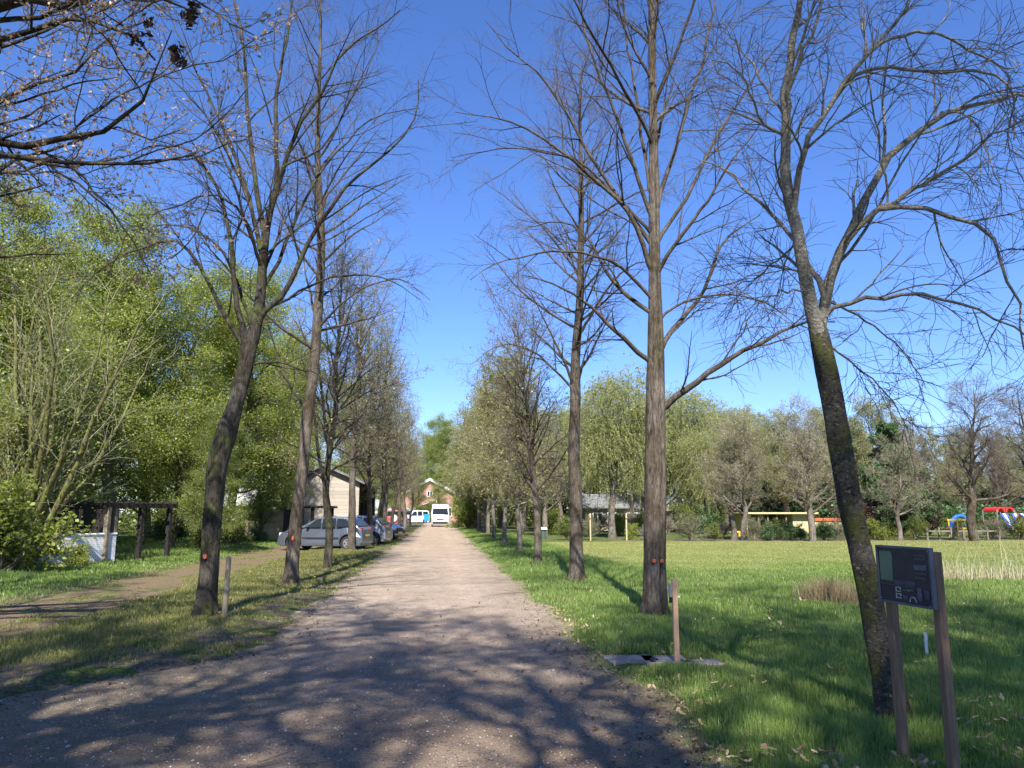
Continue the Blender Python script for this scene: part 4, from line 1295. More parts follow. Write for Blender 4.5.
# ------------------------------------------------------------------ trees on the far side of the lawn
def bare_round(seed, H, r0, twig_m, bark_m, bud=0, leaf_m=None, spread=3.2, low=0.22, n1=26, twr=1.1, up=0.15, ls=0.06):
    rng = np.random.default_rng(seed)
    n = 8
    pl = np.zeros((n, 3)); pl[:, 2] = np.linspace(-0.15, H, n)
    wob = np.cumsum(rng.normal(0, 0.14, (n, 2)), 0); pl[:, :2] = wob - wob[0]
    V, Q, tp, tr = trunk_mesh(pl, r0 * np.array([1, .92, .78, .6, .45, .3, .16, .04]), 28, 12, seed, 0.1, 0.35)
    P1, R1 = grow(rng, tp[None], tr[None], n1, low, 0.96, spread, 0.85, 10, up, 0.02, 0.12, 0.55, rmax=0.09, fall=0.5)
    br = [tubes(P1, R1, 5)]
    p2, r2 = grow(rng, P1, R1, 9, 0.15, 1.0, 1.3, 0.7, 7, 0.1, 0.0, 0.13, 0.5, 0.008, rmax=0.025, lrel=3)
    br.append(tubes(p2, r2, 4))
    p3, r3 = grow(rng, p2, r2, 7, 0.1, 1.0, 0.65, 0.7, 5, 0.05, 0.0, 0.13, 0.6, 0.004, rmax=0.008, rmin=0.005)
    p4, r4 = grow(rng, p3, r3, 3, 0.2, 1.0, 0.35, 0.6, 3, 0.0, 0.0, 0.12, 0.7, 0.003, rmax=0.005, rmin=0.004)
    lv = leaves(rng, np.concatenate([sample_on(rng, p4, bud // 2), sample_on(rng, p3, bud // 2)]), ls, 0.2, 1.5, 0.08) if bud else None
    return dict(trunk=(V, Q), br=join(br), tw=join([tubes(p3, r3 * twr, 3), tubes(p4, r4 * twr, 3)]), lv=lv, bark=bark_m, twig=twig_m, leaf=leaf_m)


def willow(seed, H, r0, nleaf):
    rng = np.random.default_rng(seed)
    n = 7
    pl = np.zeros((n, 3)); pl[:, 2] = np.linspace(-0.15, H * 0.85, n)
    wob = np.cumsum(rng.normal(0, 0.15, (n, 2)), 0); pl[:, :2] = wob - wob[0]
    V, Q, tp, tr = trunk_mesh(pl, r0 * np.array([1, .9, .75, .6, .45, .3, .1]), 28, 12, seed, 0.1, 0.35)
    P1, R1 = grow(rng, tp[None], tr[None], 26, 0.3, 0.98, 3.6, 0.7, 10, 0.1, -0.25, 0.1, 0.5, rmax=0.08, fall=0.3)
    p2, r2 = grow(rng, P1, R1, 9, 0.3, 1.0, 1.6, 0.8, 8, 0.05, -0.9, 0.1, 0.5, 0.006, rmax=0.02)
    p3, r3 = grow(rng, p2, r2, 9, 0.2, 1.0, 2.6, 0.8, 7, -1.2, -2.0, 0.05, 0.6, 0.004, rmax=0.006, rmin=0.005)
    lp = sample_on(rng, p3, nleaf, 0.05)
    lv = leaves(rng, lp, 0.065, 0.0, 2.2, 0.06)
    return dict(trunk=(V, Q), br=join([tubes(P1, R1, 5), tubes(p2, r2, 4)]), tw=tubes(p3, r3 * 1.3, 3), lv=lv, bark=M['bark_far'], twig=M['twig_green'], leaf=M['leaf_willow'])


wl = willow(501, 9.5, 0.24, 30000)
for i, (px, Y, s, lab) in enumerate([(612, 47, 1.0, 'willow with pale trunk at the lawn edge'), (560, 62, 1.0, 'yellow-green willow behind the right-hand row'), (690, 60, 1.12, 'tall yellow-green willow right of the thick double-stemmed tree'), (650, 66, 1.1, 'yellow-green willow behind the dark-roofed house'),
                                     (725, 68, 1.1, 'yellow-green willow at the right end of the willows'), (590, 74, 1.15, 'far yellow-green willow behind the second right-hand tree'), (525, 70, 1.05, 'far yellow-green willow beside the road end'), (632, 57, .8, 'small yellow-green willow before the dark-roofed house'), (708, 56, .75, 'small yellow-green willow above the round olive bush'), (668, 72, 1.1, 'far yellow-green willow hidden behind the thick double-stemmed tree'), (760, 74, 1.0, 'far yellow-green willow behind the pavilion'), (855, 78, 1.05, 'far yellow-green willow behind the leaning trunk')]):
    put('willow', wl, 'weeping_willow', (X(px, Y), Y, 0.02), lab, 'willows behind the lawn', i * 1.9, s)

bt = dict(grey=bare_round(511, 7.0, 0.20, M['twig_pale'], M['bark_far'], 2500, M['leaf_bud']),
          dark=bare_round(512, 8.3, 0.24, M['twig'], M['bark_alley'], 0, None, 2.8, 0.25, 30, 1.0, 0.3),
          big=bare_round(513, 10.0, 0.28, M['twig_green'], M['bark_far'], 14000, M['leaf_bud'], 3.8, 0.2, 34, 1.4, 0.2, 0.08))
fr = [(733, 43.5, 'grey', .85, 'left of the twin dark trunks at the far lawn edge'), (743, 43, 'grey', .9, 'right of the twin dark trunks at the far lawn edge'), (811, 40.6, 'grey', .95, 'bare tree with a low fork at the far lawn edge'), (898, 41.2, 'grey', .72, 'small slim bare tree above the information board'),
      (972, 40, 'dark', 1.0, 'tall dark bare tree at the far lawn edge on the right'), (1038, 41, 'dark', 1.0, 'dark bare tree at the right picture edge'), (787, 58, 'big', .85, 'greyish tree behind the yellow building'), (875, 62, 'big', 1.0, 'tall round-topped tree behind the purple hedge'),
      (835, 66, 'big', .92, 'round tree behind the leaning trunk'), (768, 66, 'big', .82, 'grey-green tree behind the left end of the yellow building'), (735, 72, 'big', .9, 'grey tree far behind the twin dark trunks'), (920, 60, 'dark', 1.0, 'bare tree behind the right end of the purple hedge'),
      (940, 66, 'big', .8, 'far bushy tree behind the yellow play frame'), (965, 70, 'big', .85, 'far bushy tree behind the tall dark bare tree'), (1000, 62, 'dark', 1.0, 'bare tree behind the slide tower'), (1010, 72, 'big', .85, 'far bushy tree behind the slides'), (1050, 64, 'big', .85, 'far bushy tree beyond the right picture edge'), (712, 80, 'big', 1.0, 'far bushy tree above the green garden bushes'), (752, 82, 'big', 1.15, 'far bushy tree rising behind the twin dark trunks'), (797, 84, 'big', .95, 'far bushy tree behind the pavilion end wall'), (826, 82, 'big', 1.2, 'highest far bushy tree left of the leaning trunk'), (905, 84, 'big', 1.15, 'far bushy tree right of the conifer'),
      (805, 57, 'grey', 1.1, 'grey bare tree behind the yellow end wall'), (545, 52, 'grey', 1.0, 'grey bare tree between the willows and the right-hand row'), (520, 60, 'grey', 1.1, 'grey bare tree close behind the far right-hand row'),
      (500, 75, 'big', 1.0, 'bushy tree beside the white van end of the road'), (480, 95, 'big', 1.15, 'bushy tree right of the white van'), (535, 90, 'big', 1.2, 'far bushy tree behind the willows')]
for i, (px, Y, k, s, lab) in enumerate(fr):
    put('far_' + k, bt[k], 'garden_tree', (X(px, Y), Y, 0.02), lab, 'trees behind the lawn', i * 2.1, s)


def conifer(seed, H, R, nleaf, leaf_m, ls=0.12):
    rng = np.random.default_rng(seed)
    pl = np.zeros((6, 3)); pl[:, 2] = np.linspace(-0.1, H, 6)
    V, Q, tp, tr = trunk_mesh(pl, 0.16 * np.array([1, .85, .6, .4, .2, .03]), 20, 10, seed, 0.05, 0.3)
    P1, R1 = grow(rng, tp[None], tr[None], 80, 0.06, 0.99, R, 1.45, 8, -0.05, 0.12, 0.05, 0.3, rmax=0.03, fall=0.85)
    p2, r2 = grow(rng, P1, R1, 9, 0.15, 1.0, R * 0.35, 0.9, 5, -0.25, -0.2, 0.08, 0.5, 0.004, rmax=0.01, lrel=R * .7, flat=0.6)
    lv = leaves(rng, np.concatenate([sample_on(rng, p2, nleaf, 0.0)]), ls, 0.2, 2.2, 0.06)
    return dict(trunk=(V, Q), br=tubes(P1, R1, 5), tw=tubes(p2, r2, 3), lv=lv, bark=M['bark_alley'], twig=M['twig_dark'], leaf=leaf_m)


cf = conifer(521, 7.6, 3.3, 60000, M['leaf_ever'], 0.075)
cd = conifer(522, 7.0, 2.4, 26000, M['leaf_dark'], 0.09)
put('conifer', cf, 'evergreen_tree', (X(893, 50), 50, 0), 'green conifer behind the purple hedge', 'evergreens behind the lawn', 0, 1.0)
for i, (px, Y, s, lab) in enumerate([(770, 62, .62, 'low dark conifer behind the left end of the yellow building'), (786, 63, .68, 'low dark conifer behind the middle of the yellow building'), (802, 62, .62, 'low dark conifer behind the yellow end wall'), (822, 63, .6, 'low dark conifer right of the yellow building'),
                                     (760, 78, 1.0, 'far dark conifer behind the twin dark trunks'), (845, 80, 1.15, 'far dark conifer behind the leaning trunk'), (918, 66, .95, 'far dark conifer right of the green one'), (950, 76, .95, 'far dark conifer behind the play frame'), (1005, 78, 1.0, 'far dark conifer behind the slides'), (980, 80, 1.0, 'far dark conifer behind the tall dark bare tree'), (705, 82, .9, 'far dark conifer behind the willows')]):
    put('conifer_dark', cd, 'evergreen_tree', (X(px, Y), Y, 0), lab, 'evergreens behind the lawn', i * 1.3, s)

# trees round the house at the end of the road
for (px, Y, k, s, lab) in [(417, 116, 2, .72, 'bright green tree in front of the brick house'), (436, 116, 0, .66, 'leafy tree in front of the gable of the brick house'), (395, 118, 0, .9, 'leafy tree at the left corner of the brick house'), (466, 100, 2, .8, 'leafy tree right of the white van'), (380, 100, 1, .95, 'leafy tree behind the far end of the left-hand row'), (437, 150, 1, 1.45, 'leafy tree behind the brick house'), (424, 138, 0, 1.2, 'leafy tree behind the left slope of the brick roof'), (453, 134, 2, 1.4, 'leafy tree behind the right slope of the brick roof'), (405, 155, 0, 1.15, 'leafy tree far behind the brick house on its left'), (475, 150, 0, 1.2, 'leafy tree far behind the brick house on its right'), (360, 95, 0, 1.0, 'leafy tree behind the barn')]:
    put('wood%d' % k, wood_p[k], 'leafy_tree', (X(px, Y), Y, 0.02), lab, 'leafy trees at the end of the road', px, s)
put_shrub('green', sh['green'], 'garden_shrub', (X(424, 121), 121, 0), 'bush under the window side of the brick house', None, 0, 1.5)
put_shrub('bright', sh['bright'], 'garden_shrub', (X(463, 80), 80, 0), 'bright green bush at the end of the right-hand row', None, 0, 2.2)
put_shrub('green', sh['green'], 'garden_shrub', (X(468, 72), 72, 0), 'green bush beneath the far right-hand row', None, 1, 1.8)

def far_mass(name, label, spots, n, hfun, mat, size, seed, thick=3.0):
    rng = np.random.default_rng(seed)
    sp = np.array(spots, float)
    t = rng.uniform(0, len(sp) - 1.001, n)
    i = t.astype(int); u = (t - i)[:, None]
    xy = sp[i] * (1 - u) + sp[i + 1] * u + rng.normal(0, thick * 0.4, (n, 2))
    top = hfun(t) * (0.75 + 0.25 * np.sin(t * 9) * np.sin(t * 23 + 1))
    z = top * rng.uniform(0, 1, n) ** 0.8
    cl = 0.5 + 0.5 * np.sin(xy[:, 0] * 1.9 + z * 1.3) * np.sin(xy[:, 1] * 1.3 - z * 2.1)
    k = rng.random(n) < 0.35 + 0.65 * cl
    V, Q = leaves(rng, np.stack([xy[k, 0], xy[k, 1], z[k]], -1), size, 0.3, 1.4, 0.1)
    tag(link(name, raw_mesh(name, V, Q), mat), label, 'thicket', kind='stuff')


far_mass('woodland_thicket', 'green thicket closing the view deep in the wood on the left', [(-75, 40), (-45, 52), (-32, 62), (-22, 80), (-16, 105), (-14, 125)], 60000, lambda t: 5.5 + 0 * t, M['leaf_mid'], 0.22, 81)
far_mass('woodland_thicket', 'green thicket closing the view behind the willows and the dark-roofed house', [(5.5, 98), (10, 84), (18, 80), (30, 82), (42, 86)], 50000, lambda t: 6.0 + 0 * t, M['leaf_olive'], 0.24, 82)
far_mass('woodland_thicket', 'brownish thicket closing the view behind the playground', [(42, 86), (52, 84), (62, 80), (74, 74), (90, 66)], 50000, lambda t: 6.0 + 0 * t, M['leaf_olive'], 0.24, 83)
far_mass('woodland_thicket', 'dark thicket behind the yellow building', [(26, 62), (34, 63), (44, 62), (56, 60)], 20000, lambda t: 2.6 + 0 * t, M['leaf_ever'], 0.16, 84, 1.5)

# backdrop wood beyond everything: single crowns far off
FT = 'distant trees closing the view'
for i in range(26):
    a = i / 25
    px = -120 + 1290 * a
    Y = 125 + 25 * math.sin(i * 2.3)
    if 380 < px < 490: Y = 170
    k = (0, 2, 1)[i % 3]
    if px > 500:
        put('far_big', bt['big'], 'distant_tree', (X(px, 95 + 8 * math.sin(i)), 95 + 8 * math.sin(i), 0), 'distant bare tree on the skyline, %d' % i, FT, i, 1.0)
    else:
        put('wood%d' % k, wood_p[k], 'distant_tree', (X(px, Y), Y, 0), 'distant leafy tree', FT, i, 1.2)
for o in list(bpy.data.objects):
    if o.get('group') == FT:
        o['label'] = 'distant bare tree far behind the lawn' if 'bare' in o['label'] else 'distant leafy tree far behind the wood and the house'
        o['group'] = 'distant bare trees far behind the lawn' if 'bare' in o['label'] else 'distant leafy trees far behind the wood'

# ------------------------------------------------------------------ buildings
M['white'] = plain('white_paint', (0.78, 0.78, 0.76), 0.5, var=0.05)
M['black'] = plain('black_paint', (0.015, 0.015, 0.016), 0.6, var=0.3)
M['rim'] = plain('wheel_metal', (0.45, 0.46, 0.48), 0.35, 0.8)
M['roof_grey'] = plain('grey_roofing', (0.17, 0.17, 0.17), 0.8, var=0.3, scale=3)
M['roof_pale'] = plain('pale_roofing', (0.42, 0.43, 0.44), 0.7, var=0.2, scale=5)
M['glass'] = plain('dark_glass', (0.015, 0.02, 0.024), 0.06, spec=0.45, var=0.1)
M['glass_blue'] = plain('blue_glass', (0.12, 0.20, 0.23), 0.15, spec=0.8, var=0.15)
M['post_wood'] = wood('post_wood', (0.22, 0.17, 0.12))
M['sign_wood'] = wood('sign_post_wood', (0.25, 0.155, 0.095))
M['grey_wood'] = wood('weathered_wood', (0.24, 0.20, 0.14))
M['stake_wood'] = wood('stake_wood', (0.68, 0.40, 0.23), dark=0.75)
M['dark_wood'] = wood('dark_wood', (0.036, 0.030, 0.025))
# brick
m, nt, out = new_mat('brick')
b = NB(nt)
tc = b.coords(scale=(1, 1, 1))
sp = b.n('ShaderNodeSeparateXYZ', ins={'Vector': tc})
cb = b.n('ShaderNodeCombineXYZ', ins={'X': b.math('ADD', sp.outputs['X'], sp.outputs['Y']), 'Y': sp.outputs['Z'], 'Z': 0.0})
br = b.n('ShaderNodeTexBrick', ins={'Vector': cb.outputs[0], 'Color1': (0.42, 0.20, 0.16, 1), 'Color2': (0.34, 0.15, 0.12, 1), 'Mortar': (0.45, 0.40, 0.36, 1), 'Scale': 4.5, 'Mortar Size': 0.015})
b.bsdf(out, br.outputs['Color'], 0.9)
M['brick'] = m
# horizontal boards
def boards(name, col, step=0.22, axis='Z', dark=0.4):
    m, nt, out = new_mat(name)
    b = NB(nt)
    sp = b.n('ShaderNodeSeparateXYZ', ins={'Vector': b.coords()})
    fr_ = b.math('FRACT', b.math('DIVIDE', sp.outputs[axis], step))
    line = b.ramp(fr_, [(0.0, (0, 0, 0)), (0.06, (1, 1, 1)), (0.94, (1, 1, 1)), (1.0, (0, 0, 0))])
    idx = b.math('FLOOR', b.math('DIVIDE', sp.outputs[axis], step))
    wn = b.n('ShaderNodeTexWhiteNoise', noise_dimensions='1D', ins={'W': idx}).outputs['Value']
    nz = b.noise(b.coords(scale=(1, 1, 8)), 3, 5)
    c = b.ramp(b.math('ADD', b.math('MULTIPLY', nz, 0.6), b.math('MULTIPLY', wn, 0.4)), [(0.25, tuple(x * 0.78 for x in col)), (0.75, tuple(x * 1.12 for x in col))])
    c = b.mix(line, tuple(x * dark for x in col), c)
    b.bsdf(out, c, 0.85, b.bump(fr_, 0.5, 0.01))
    return m


M['barn_board'] = boards('barn_boards', (0.40, 0.35, 0.285))
M['shed_board'] = boards('shed_boards', (0.16, 0.12, 0.10), 0.14, 'X')


def window(parent, x, z, w, h, y, glass, nx=1, nz=1, t=0.06, ax='x'):
    """a window on a wall facing -Y at local (x, y, z) centre"""
    f = MB()
    f.box((x, y, z + h / 2 - t / 2), (w, 0.08, t)); f.box((x, y, z - h / 2 + t / 2), (w, 0.08, t))
    f.box((x - w / 2 + t / 2, y, z), (t, 0.079, h - 2 * t)); f.box((x + w / 2 - t / 2, y, z), (t, 0.079, h - 2 * t))
    for i in range(1, nx):
        f.box((x - w / 2 + w * i / nx, y, z), (t, 0.07, h - 2 * t))
    for i in range(1, nz):
        f.box((x, y + 0.003, z - h / 2 + h * i / nz), (w - 2 * t, 0.06, t))
    fo = f.build('window', M['white'], parent)
    MB().box((x, y + 0.012, z), (w - 2 * t, 0.02, h - 2 * t)).build('pane', glass, fo)
    return fo


# brick house at the end of the road
hx = X(429.5, 126)
h = thing('brick_house', (hx, 126, 0), 'pink-red brick house with white gable trim at the end of the road', 'house')
hw, ez, az = 4.6, 4.3, 6.7
MB().prism([(-hw, 0, 0), (hw, 0, 0), (hw, 0, ez), (0, 0, az), (-hw, 0, ez)], (0, 9, 0)).build('wall', M['brick'], h)
r = MB()
for s in (-1, 1):
    a = math.atan2(az - ez, hw)
    ln = math.hypot(az - ez, hw) + 0.5
    cx_, cz_ = s * (hw / 2 + 0.15), (az + ez) / 2 - 0.05
    r.box((cx_, 4.5, cz_ + 0.09), (ln, 9.9, 0.14), ry=s * a)
r.build('roof', plain('roof_tiles', (0.20, 0.10, 0.075), 0.8, var=0.3, scale=4), h)
r = MB()
for s in (-1, 1):
    r.box((s * (hw / 2 + 0.15), -0.50, (az + ez) / 2 + 0.02), (math.hypot(az - ez, hw) + 0.5, 0.08, 0.36), ry=s * math.atan2(az - ez, hw))
r.build('gable_trim', M['white'], h)
window(h, -3.2, 1.15, 1.9, 2.0, -0.04, M['glass_blue'], 2, 1, 0.10)
window(h, 2.9, 1.6, 1.3, 1.4, -0.04, M['glass'], 2, 1, 0.08)
window(h, 0, 4.5, 0.9, 0.9, -0.04, M['glass'], 2, 1, 0.08)
d = MB().box((0.4, -0.03, 1.05), (1.0, 0.06, 2.1)).build('door', M['dark_wood'], h)
MB().box((0.75, -0.08, 1.05), (0.12, 0.05, 0.03)).build('handle', M['white'], d)
pr = MB()
pr.prism([(-1.9, -1.2, 2.35), (1.2, -1.2, 3.6), (1.2, -1.2, 3.72), (-1.9, -1.2, 2.47)], (0, 1.15, 0)); pr.box((-1.8, -1.15, 1.2), (0.1, 0.1, 2.3)); pr.box((1.1, -1.15, 1.75), (0.1, 0.1, 3.5))
pr.build('porch', M['white'], h)

# timber barn on the left
bx0, bx1, by = X(300, 48), X(358.5, 48), 48.0
bc = (bx0 + bx1) / 2
barn = thing('timber_barn', (bc, by, 0), 'beige boarded barn with a dark open side behind the parked cars', 'barn')
w2 = (bx1 - bx0) / 2
ap = -w2 + (X(321, 48) - bx0)
eR = float(W(358.5, 483, 48)[2]); apz = float(W(321, 466, 48)[2]); eL = eR
MB().prism([(-w2, 0, 0), (w2, 0, 0), (w2, 0, eR), (ap, 0, apz), (-w2, 0, eL)], (0, 0.12, 0)).build('front_wall', M['barn_board'], barn)
MB().prism([(-w2, 12, 0), (w2, 12, 0), (w2, 12, eR), (ap, 12, apz), (-w2, 12, eL)], (0, 0.12, 0)).build('back_wall', M['barn_board'], barn)
MB().box((-w2 + 0.06, 6.06, eL / 2), (0.12, 11.86, eL)).build('side_wall', M['barn_board'], barn)
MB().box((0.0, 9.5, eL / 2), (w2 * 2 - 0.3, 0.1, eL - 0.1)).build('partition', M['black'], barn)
r = MB()
for (xa, za, xb, zb) in ((-w2 - 0.3, eL - 0.08, ap, apz), (ap, apz, w2 + 0.35, eR - 0.10)):
    r.prism([(xa, -0.35, za + 0.02), (xb, -0.35, zb + 0.02), (xb, -0.35, zb + 0.14), (xa, -0.35, za + 0.14)], (0, 12.9, 0))
r.build('roof', M['roof_grey'], barn)
for i in range(6):
    MB().box((w2 - 0.09, 0.9 + i * 2.1, eR / 2 - 0.02), (0.16, 0.16, eR - 0.04)).build('post', M['dark_wood'], barn)
MB().box((w2 - 0.09, 6.2, eR - 0.18), (0.10, 11.6, 0.3)).build('beam', M['dark_wood'], barn)

# carport frame in front of the barn's left side
cx0, cx1, cy_ = X(303, 43), X(325, 43), 43.0
cp = thing('carport', ((cx0 + cx1) / 2, cy_, 0), 'dark timber carport frame with a flat top left of the barn', 'carport')
cw = (cx1 - cx0) / 2
zt = float(W(310, 508, 43)[2])
zt = max(zt, 1.75)
for (x_, y_) in ((-cw, 0), (-cw * .1, 0), (cw, 0), (-cw, 3), (cw, 3)):
    MB().box((x_, y_, zt / 2), (0.13, 0.13, zt)).build('post', M['dark_wood'], cp)
MB().box((0, 1.5, zt + 0.06), (cw * 2 + 0.5, 3.5, 0.12)).bevel(0.02, 1).build('roof', M['dark_wood'], cp)
pnl = thing('garden_screen', (X(288, 44), 44, 0), 'tall black panel standing at the end of the tan wall', 'panel')
MB().box((0, 0, 0.88), (0.45, 0.07, 1.72)).build('board', M['black'], pnl)
MB().box((-0.2, 0.06, 0.9), (0.07, 0.05, 1.8)).box((0.2, 0.06, 0.9), (0.07, 0.05, 1.8)).build('frame', M['dark_wood'], pnl)
# tan wall
tx0, tx1 = X(249, 45), X(284, 45)
tw = thing('tan_wall', ((tx0 + tx1) / 2, 45, 0), 'tan rendered garden wall in dappled shade left of the black panel', 'wall')
MB().box((0, 0, 0.78), (tx1 - tx0, 0.2, 1.56)).build('wall_face', plain('tan_render', (0.47, 0.38, 0.22), 0.9, var=0.2, scale=2), tw)
MB().box((0, 0, 1.60), (tx1 - tx0 + 0.08, 0.28, 0.08)).build('coping', plain('coping', (0.35, 0.30, 0.2), 0.9), tw)
# little shed with pale roof
sx = X(234, 50)
s_ = thing('garden_shed', (sx, 50, 0), 'small brown shed with pale grey roof among the trees', 'shed')
MB().prism([(-1.1, 0, 0), (1.1, 0, 0), (1.1, 0, 2.0), (0, 0, 2.15), (-1.1, 0, 2.0)], (0, 2.4, 0)).build('wall', M['shed_board'], s_)
r = MB()
r.prism([(-1.3, -0.25, 1.98), (1.3, -0.25, 1.98), (1.1, 1.2, 3.0), (-1.1, 1.2, 3.0)], (0, 0, 0.07))
r.prism([(-1.3, 2.65, 1.98), (1.3, 2.65, 1.98), (1.1, 1.2, 3.0), (-1.1, 1.2, 3.0)], (0, 0, 0.07))
r.build('roof', M['roof_pale'], s_)
d = MB().box((0.3, -0.02, 0.95), (0.7, 0.05, 1.8)).build('door', M['dark_wood'], s_)

# white wall and the open shelter on the left
wa, wb = W(36, 555, 22.6), W(113, 553, 25.0)
m, nt, out = new_mat('whitewashed_brick')
b = NB(nt)
sp = b.n('ShaderNodeSeparateXYZ', ins={'Vector': b.coords()})
cb = b.n('ShaderNodeCombineXYZ', ins={'X': sp.outputs['X'], 'Y': sp.outputs['Z'], 'Z': 0.0})
brk = b.n('ShaderNodeTexBrick', ins={'Vector': cb.outputs[0], 'Color1': (0.74, 0.74, 0.75, 1), 'Color2': (0.66, 0.66, 0.67, 1), 'Mortar': (0.42, 0.41, 0.40, 1), 'Scale': 4.2, 'Mortar Size': 0.02})
c = b.mix(b.ramp(b.noise(b.coords(), 3, 5), [(0.55, (0, 0, 0)), (0.7, (0.6, 0.6, 0.6))]), brk.outputs['Color'], (0.38, 0.37, 0.33))
b.bsdf(out, c, 0.85, b.bump(brk.outputs['Fac'], 0.4, 0.01))
mid = (wa + wb) / 2
ln = float(np.linalg.norm((wb - wa)[:2]))
ww = thing('white_wall', (mid[0], mid[1], 0), 'low whitewashed brick wall behind the bushes on the left', 'wall', rz=math.atan2(wb[1] - wa[1], wb[0] - wa[0]))
MB().box((0, 0, 0.46), (ln, 0.16, 0.92)).build('wall_face', m, ww)
MB().box((0, 0, 0.95), (ln + 0.04, 0.2, 0.055)).bevel(0.01, 1).build('coping', M['white'], ww)

sa, sb = W(104, 560, 24.6), W(168, 556, 27.5)
st = thing('wooden_shelter', ((sa[0] + sb[0]) / 2, (sa[1] + sb[1]) / 2, 0), 'open dark timber shelter with posts beside the white wall', 'shelter', rz=math.atan2(sb[1] - sa[1], sb[0] - sa[0]))
sl_ = float(np.linalg.norm((sb - sa)[:2])) / 2
for (x_, y_) in ((-sl_, 0), (-sl_ * 0.0, 0), (sl_ * 0.95, 0), (-sl_, 2.0), (sl_ * 0.9, 2.0), (-sl_ * 0.75, 0.05)):
    MB().box((x_, y_, 0.86), (0.14, 0.14, 1.76)).bevel(0.01, 1).build('post', M['dark_wood'] if x_ > -sl_ * 0.7 else M['grey_wood'], st)
MB().box((0, 0, 1.80), (sl_ * 2 + 0.5, 0.14, 0.14)).box((0, 2.0, 1.80), (sl_ * 2 + 0.5, 0.14, 0.14)).build('beam', M['dark_wood'], st)
rf_ = MB()
for k in range(9):
    rf_.box((-sl_ + k * sl_ / 4, 1.0, 1.895), (0.09, 2.4, 0.05))
rf_.build('rafters', M['dark_wood'], st)
MB().box((-sl_ * 0.90, 1.0, 1.0), (0.06, 1.9, 1.6)).build('side_panel', M['dark_wood'], st)

# yellow building right
ybx0, ybx1 = X(745, 55), X(812, 55)
yb = thing('yellow_pavilion', ((ybx0 + ybx1) / 2, 55, 0), 'long low flat-roofed building with cream fascia and pale yellow end wall', 'building')
yw = (ybx1 - ybx0) / 2
M['yellow'] = plain('cream_yellow', (0.50, 0.44, 0.23), 0.8, var=0.08)
zt = float(W(780, 516, 55)[2])
zt = 1.42
MB().box((0, 3, zt / 2), (yw * 2, 0.15, zt)).build('back_wall', plain('brown_wall', (0.14, 0.10, 0.07), 0.9), yb)
MB().box((yw - 0.75, 1.45, zt / 2), (1.5, 2.9, zt - 0.01)).build('end_wall', M['yellow'], yb)
MB().box((-yw + 0.08, 1.45, zt / 2), (0.16, 2.9, zt - 0.01)).build('side_wall', M['yellow'], yb)
MB().box((0, 1.4, zt + 0.09), (yw * 2 + 0.5, 3.8, 0.13)).bevel(0.015, 1).build('roof', M['yellow'], yb)
for i in range(4):
    MB().box((-yw + 0.9 + i * (yw * 2 - 3) / 3, -0.2, zt / 2), (0.1, 0.1, zt)).build('post', M['grey_wood'], yb)
MB().box((0.3, 0.6, 0.35), (1.8, 0.5, 0.5)).bevel(0.03, 1).build('counter', plain('blue_counter', (0.06, 0.2, 0.34), 0.5), yb)

# yellow barrier with red canopy to its right
yb2 = thing('play_barrier', (X(833, 54), 54, 0), 'long low yellow wall with red-orange beam right of the pavilion', 'wall')
MB().box((0, 0, 0.62), (3.0, 0.15, 0.5)).build('wall_face', M['yellow'], yb2)
MB().box((0, 0.06, 1.05), (2.8, 0.25, 0.22)).bevel(0.03, 1).build('beam', plain('orange_red', (0.55, 0.12, 0.05), 0.5), yb2)
MB().box((-1.3, 0.1, 0.5), (0.12, 0.1, 1.0)).box((1.3, 0.1, 0.5), (0.12, 0.1, 1.0)).build('post', M['grey_wood'], yb2)

# house behind the willows
hx0, hx1 = X(585, 66), X(668, 66)
hh = thing('dark_roofed_house', ((hx0 + hx1) / 2, 66, 0), 'low cream house with dark grey roof behind the willow trunk', 'house')
hw2 = (hx1 - hx0) / 2
MB().box((0, 3, 0.95), (hw2 * 2, 6, 1.95)).build('wall', plain('cream_wall', (0.40, 0.36, 0.27), 0.85, var=0.06), hh)
r = MB()
r.prism([(-hw2 - 0.3, -0.4, 1.9), (hw2 + 0.3, -0.4, 1.9), (hw2 + 0.1, 3, 3.1), (-hw2 - 0.1, 3, 3.1)], (0, 0, 0.1))
r.prism([(-hw2 - 0.3, 6.4, 1.9), (hw2 + 0.3, 6.4, 1.9), (hw2 + 0.1, 3, 3.1), (-hw2 - 0.1, 3, 3.1)], (0, 0, 0.1))
r.build('roof', M['roof_grey'], hh)
for (x_, w_) in ((-hw2 * 0.7, 0.9), (-hw2 * 0.35, 0.9), (hw2 * 0.15, 1.2), (hw2 * 0.55, 1.2)):
    window(hh, x_, 1.1, w_, 0.95, -0.04, M['glass'], 2, 1, 0.09)
kk = thing('garden_hut', (X(676, 60), 60, 0), 'small cream hut with an open black doorway right of the dark-roofed house', 'hut')
MB().prism([(-0.9, 0, 0), (0.9, 0, 0), (0.9, 0, 2.1), (0, 0, 2.8), (-0.9, 0, 2.1)], (0, 2, 0)).build('wall', plain('hut_cream', (0.52, 0.46, 0.33), 0.85), kk)
MB().prism([(-1.05, -0.15, 2.0), (0, -0.15, 2.82), (1.05, -0.15, 2.0), (1.05, -0.15, 2.1), (0, -0.15, 2.94), (-1.05, -0.15, 2.1)], (0, 2.3, 0)).build('roof', M['roof_pale'], kk)
MB().box((-0.45, -0.02, 0.85), (0.7, 0.05, 1.7)).build('doorway', M['black'], kk)

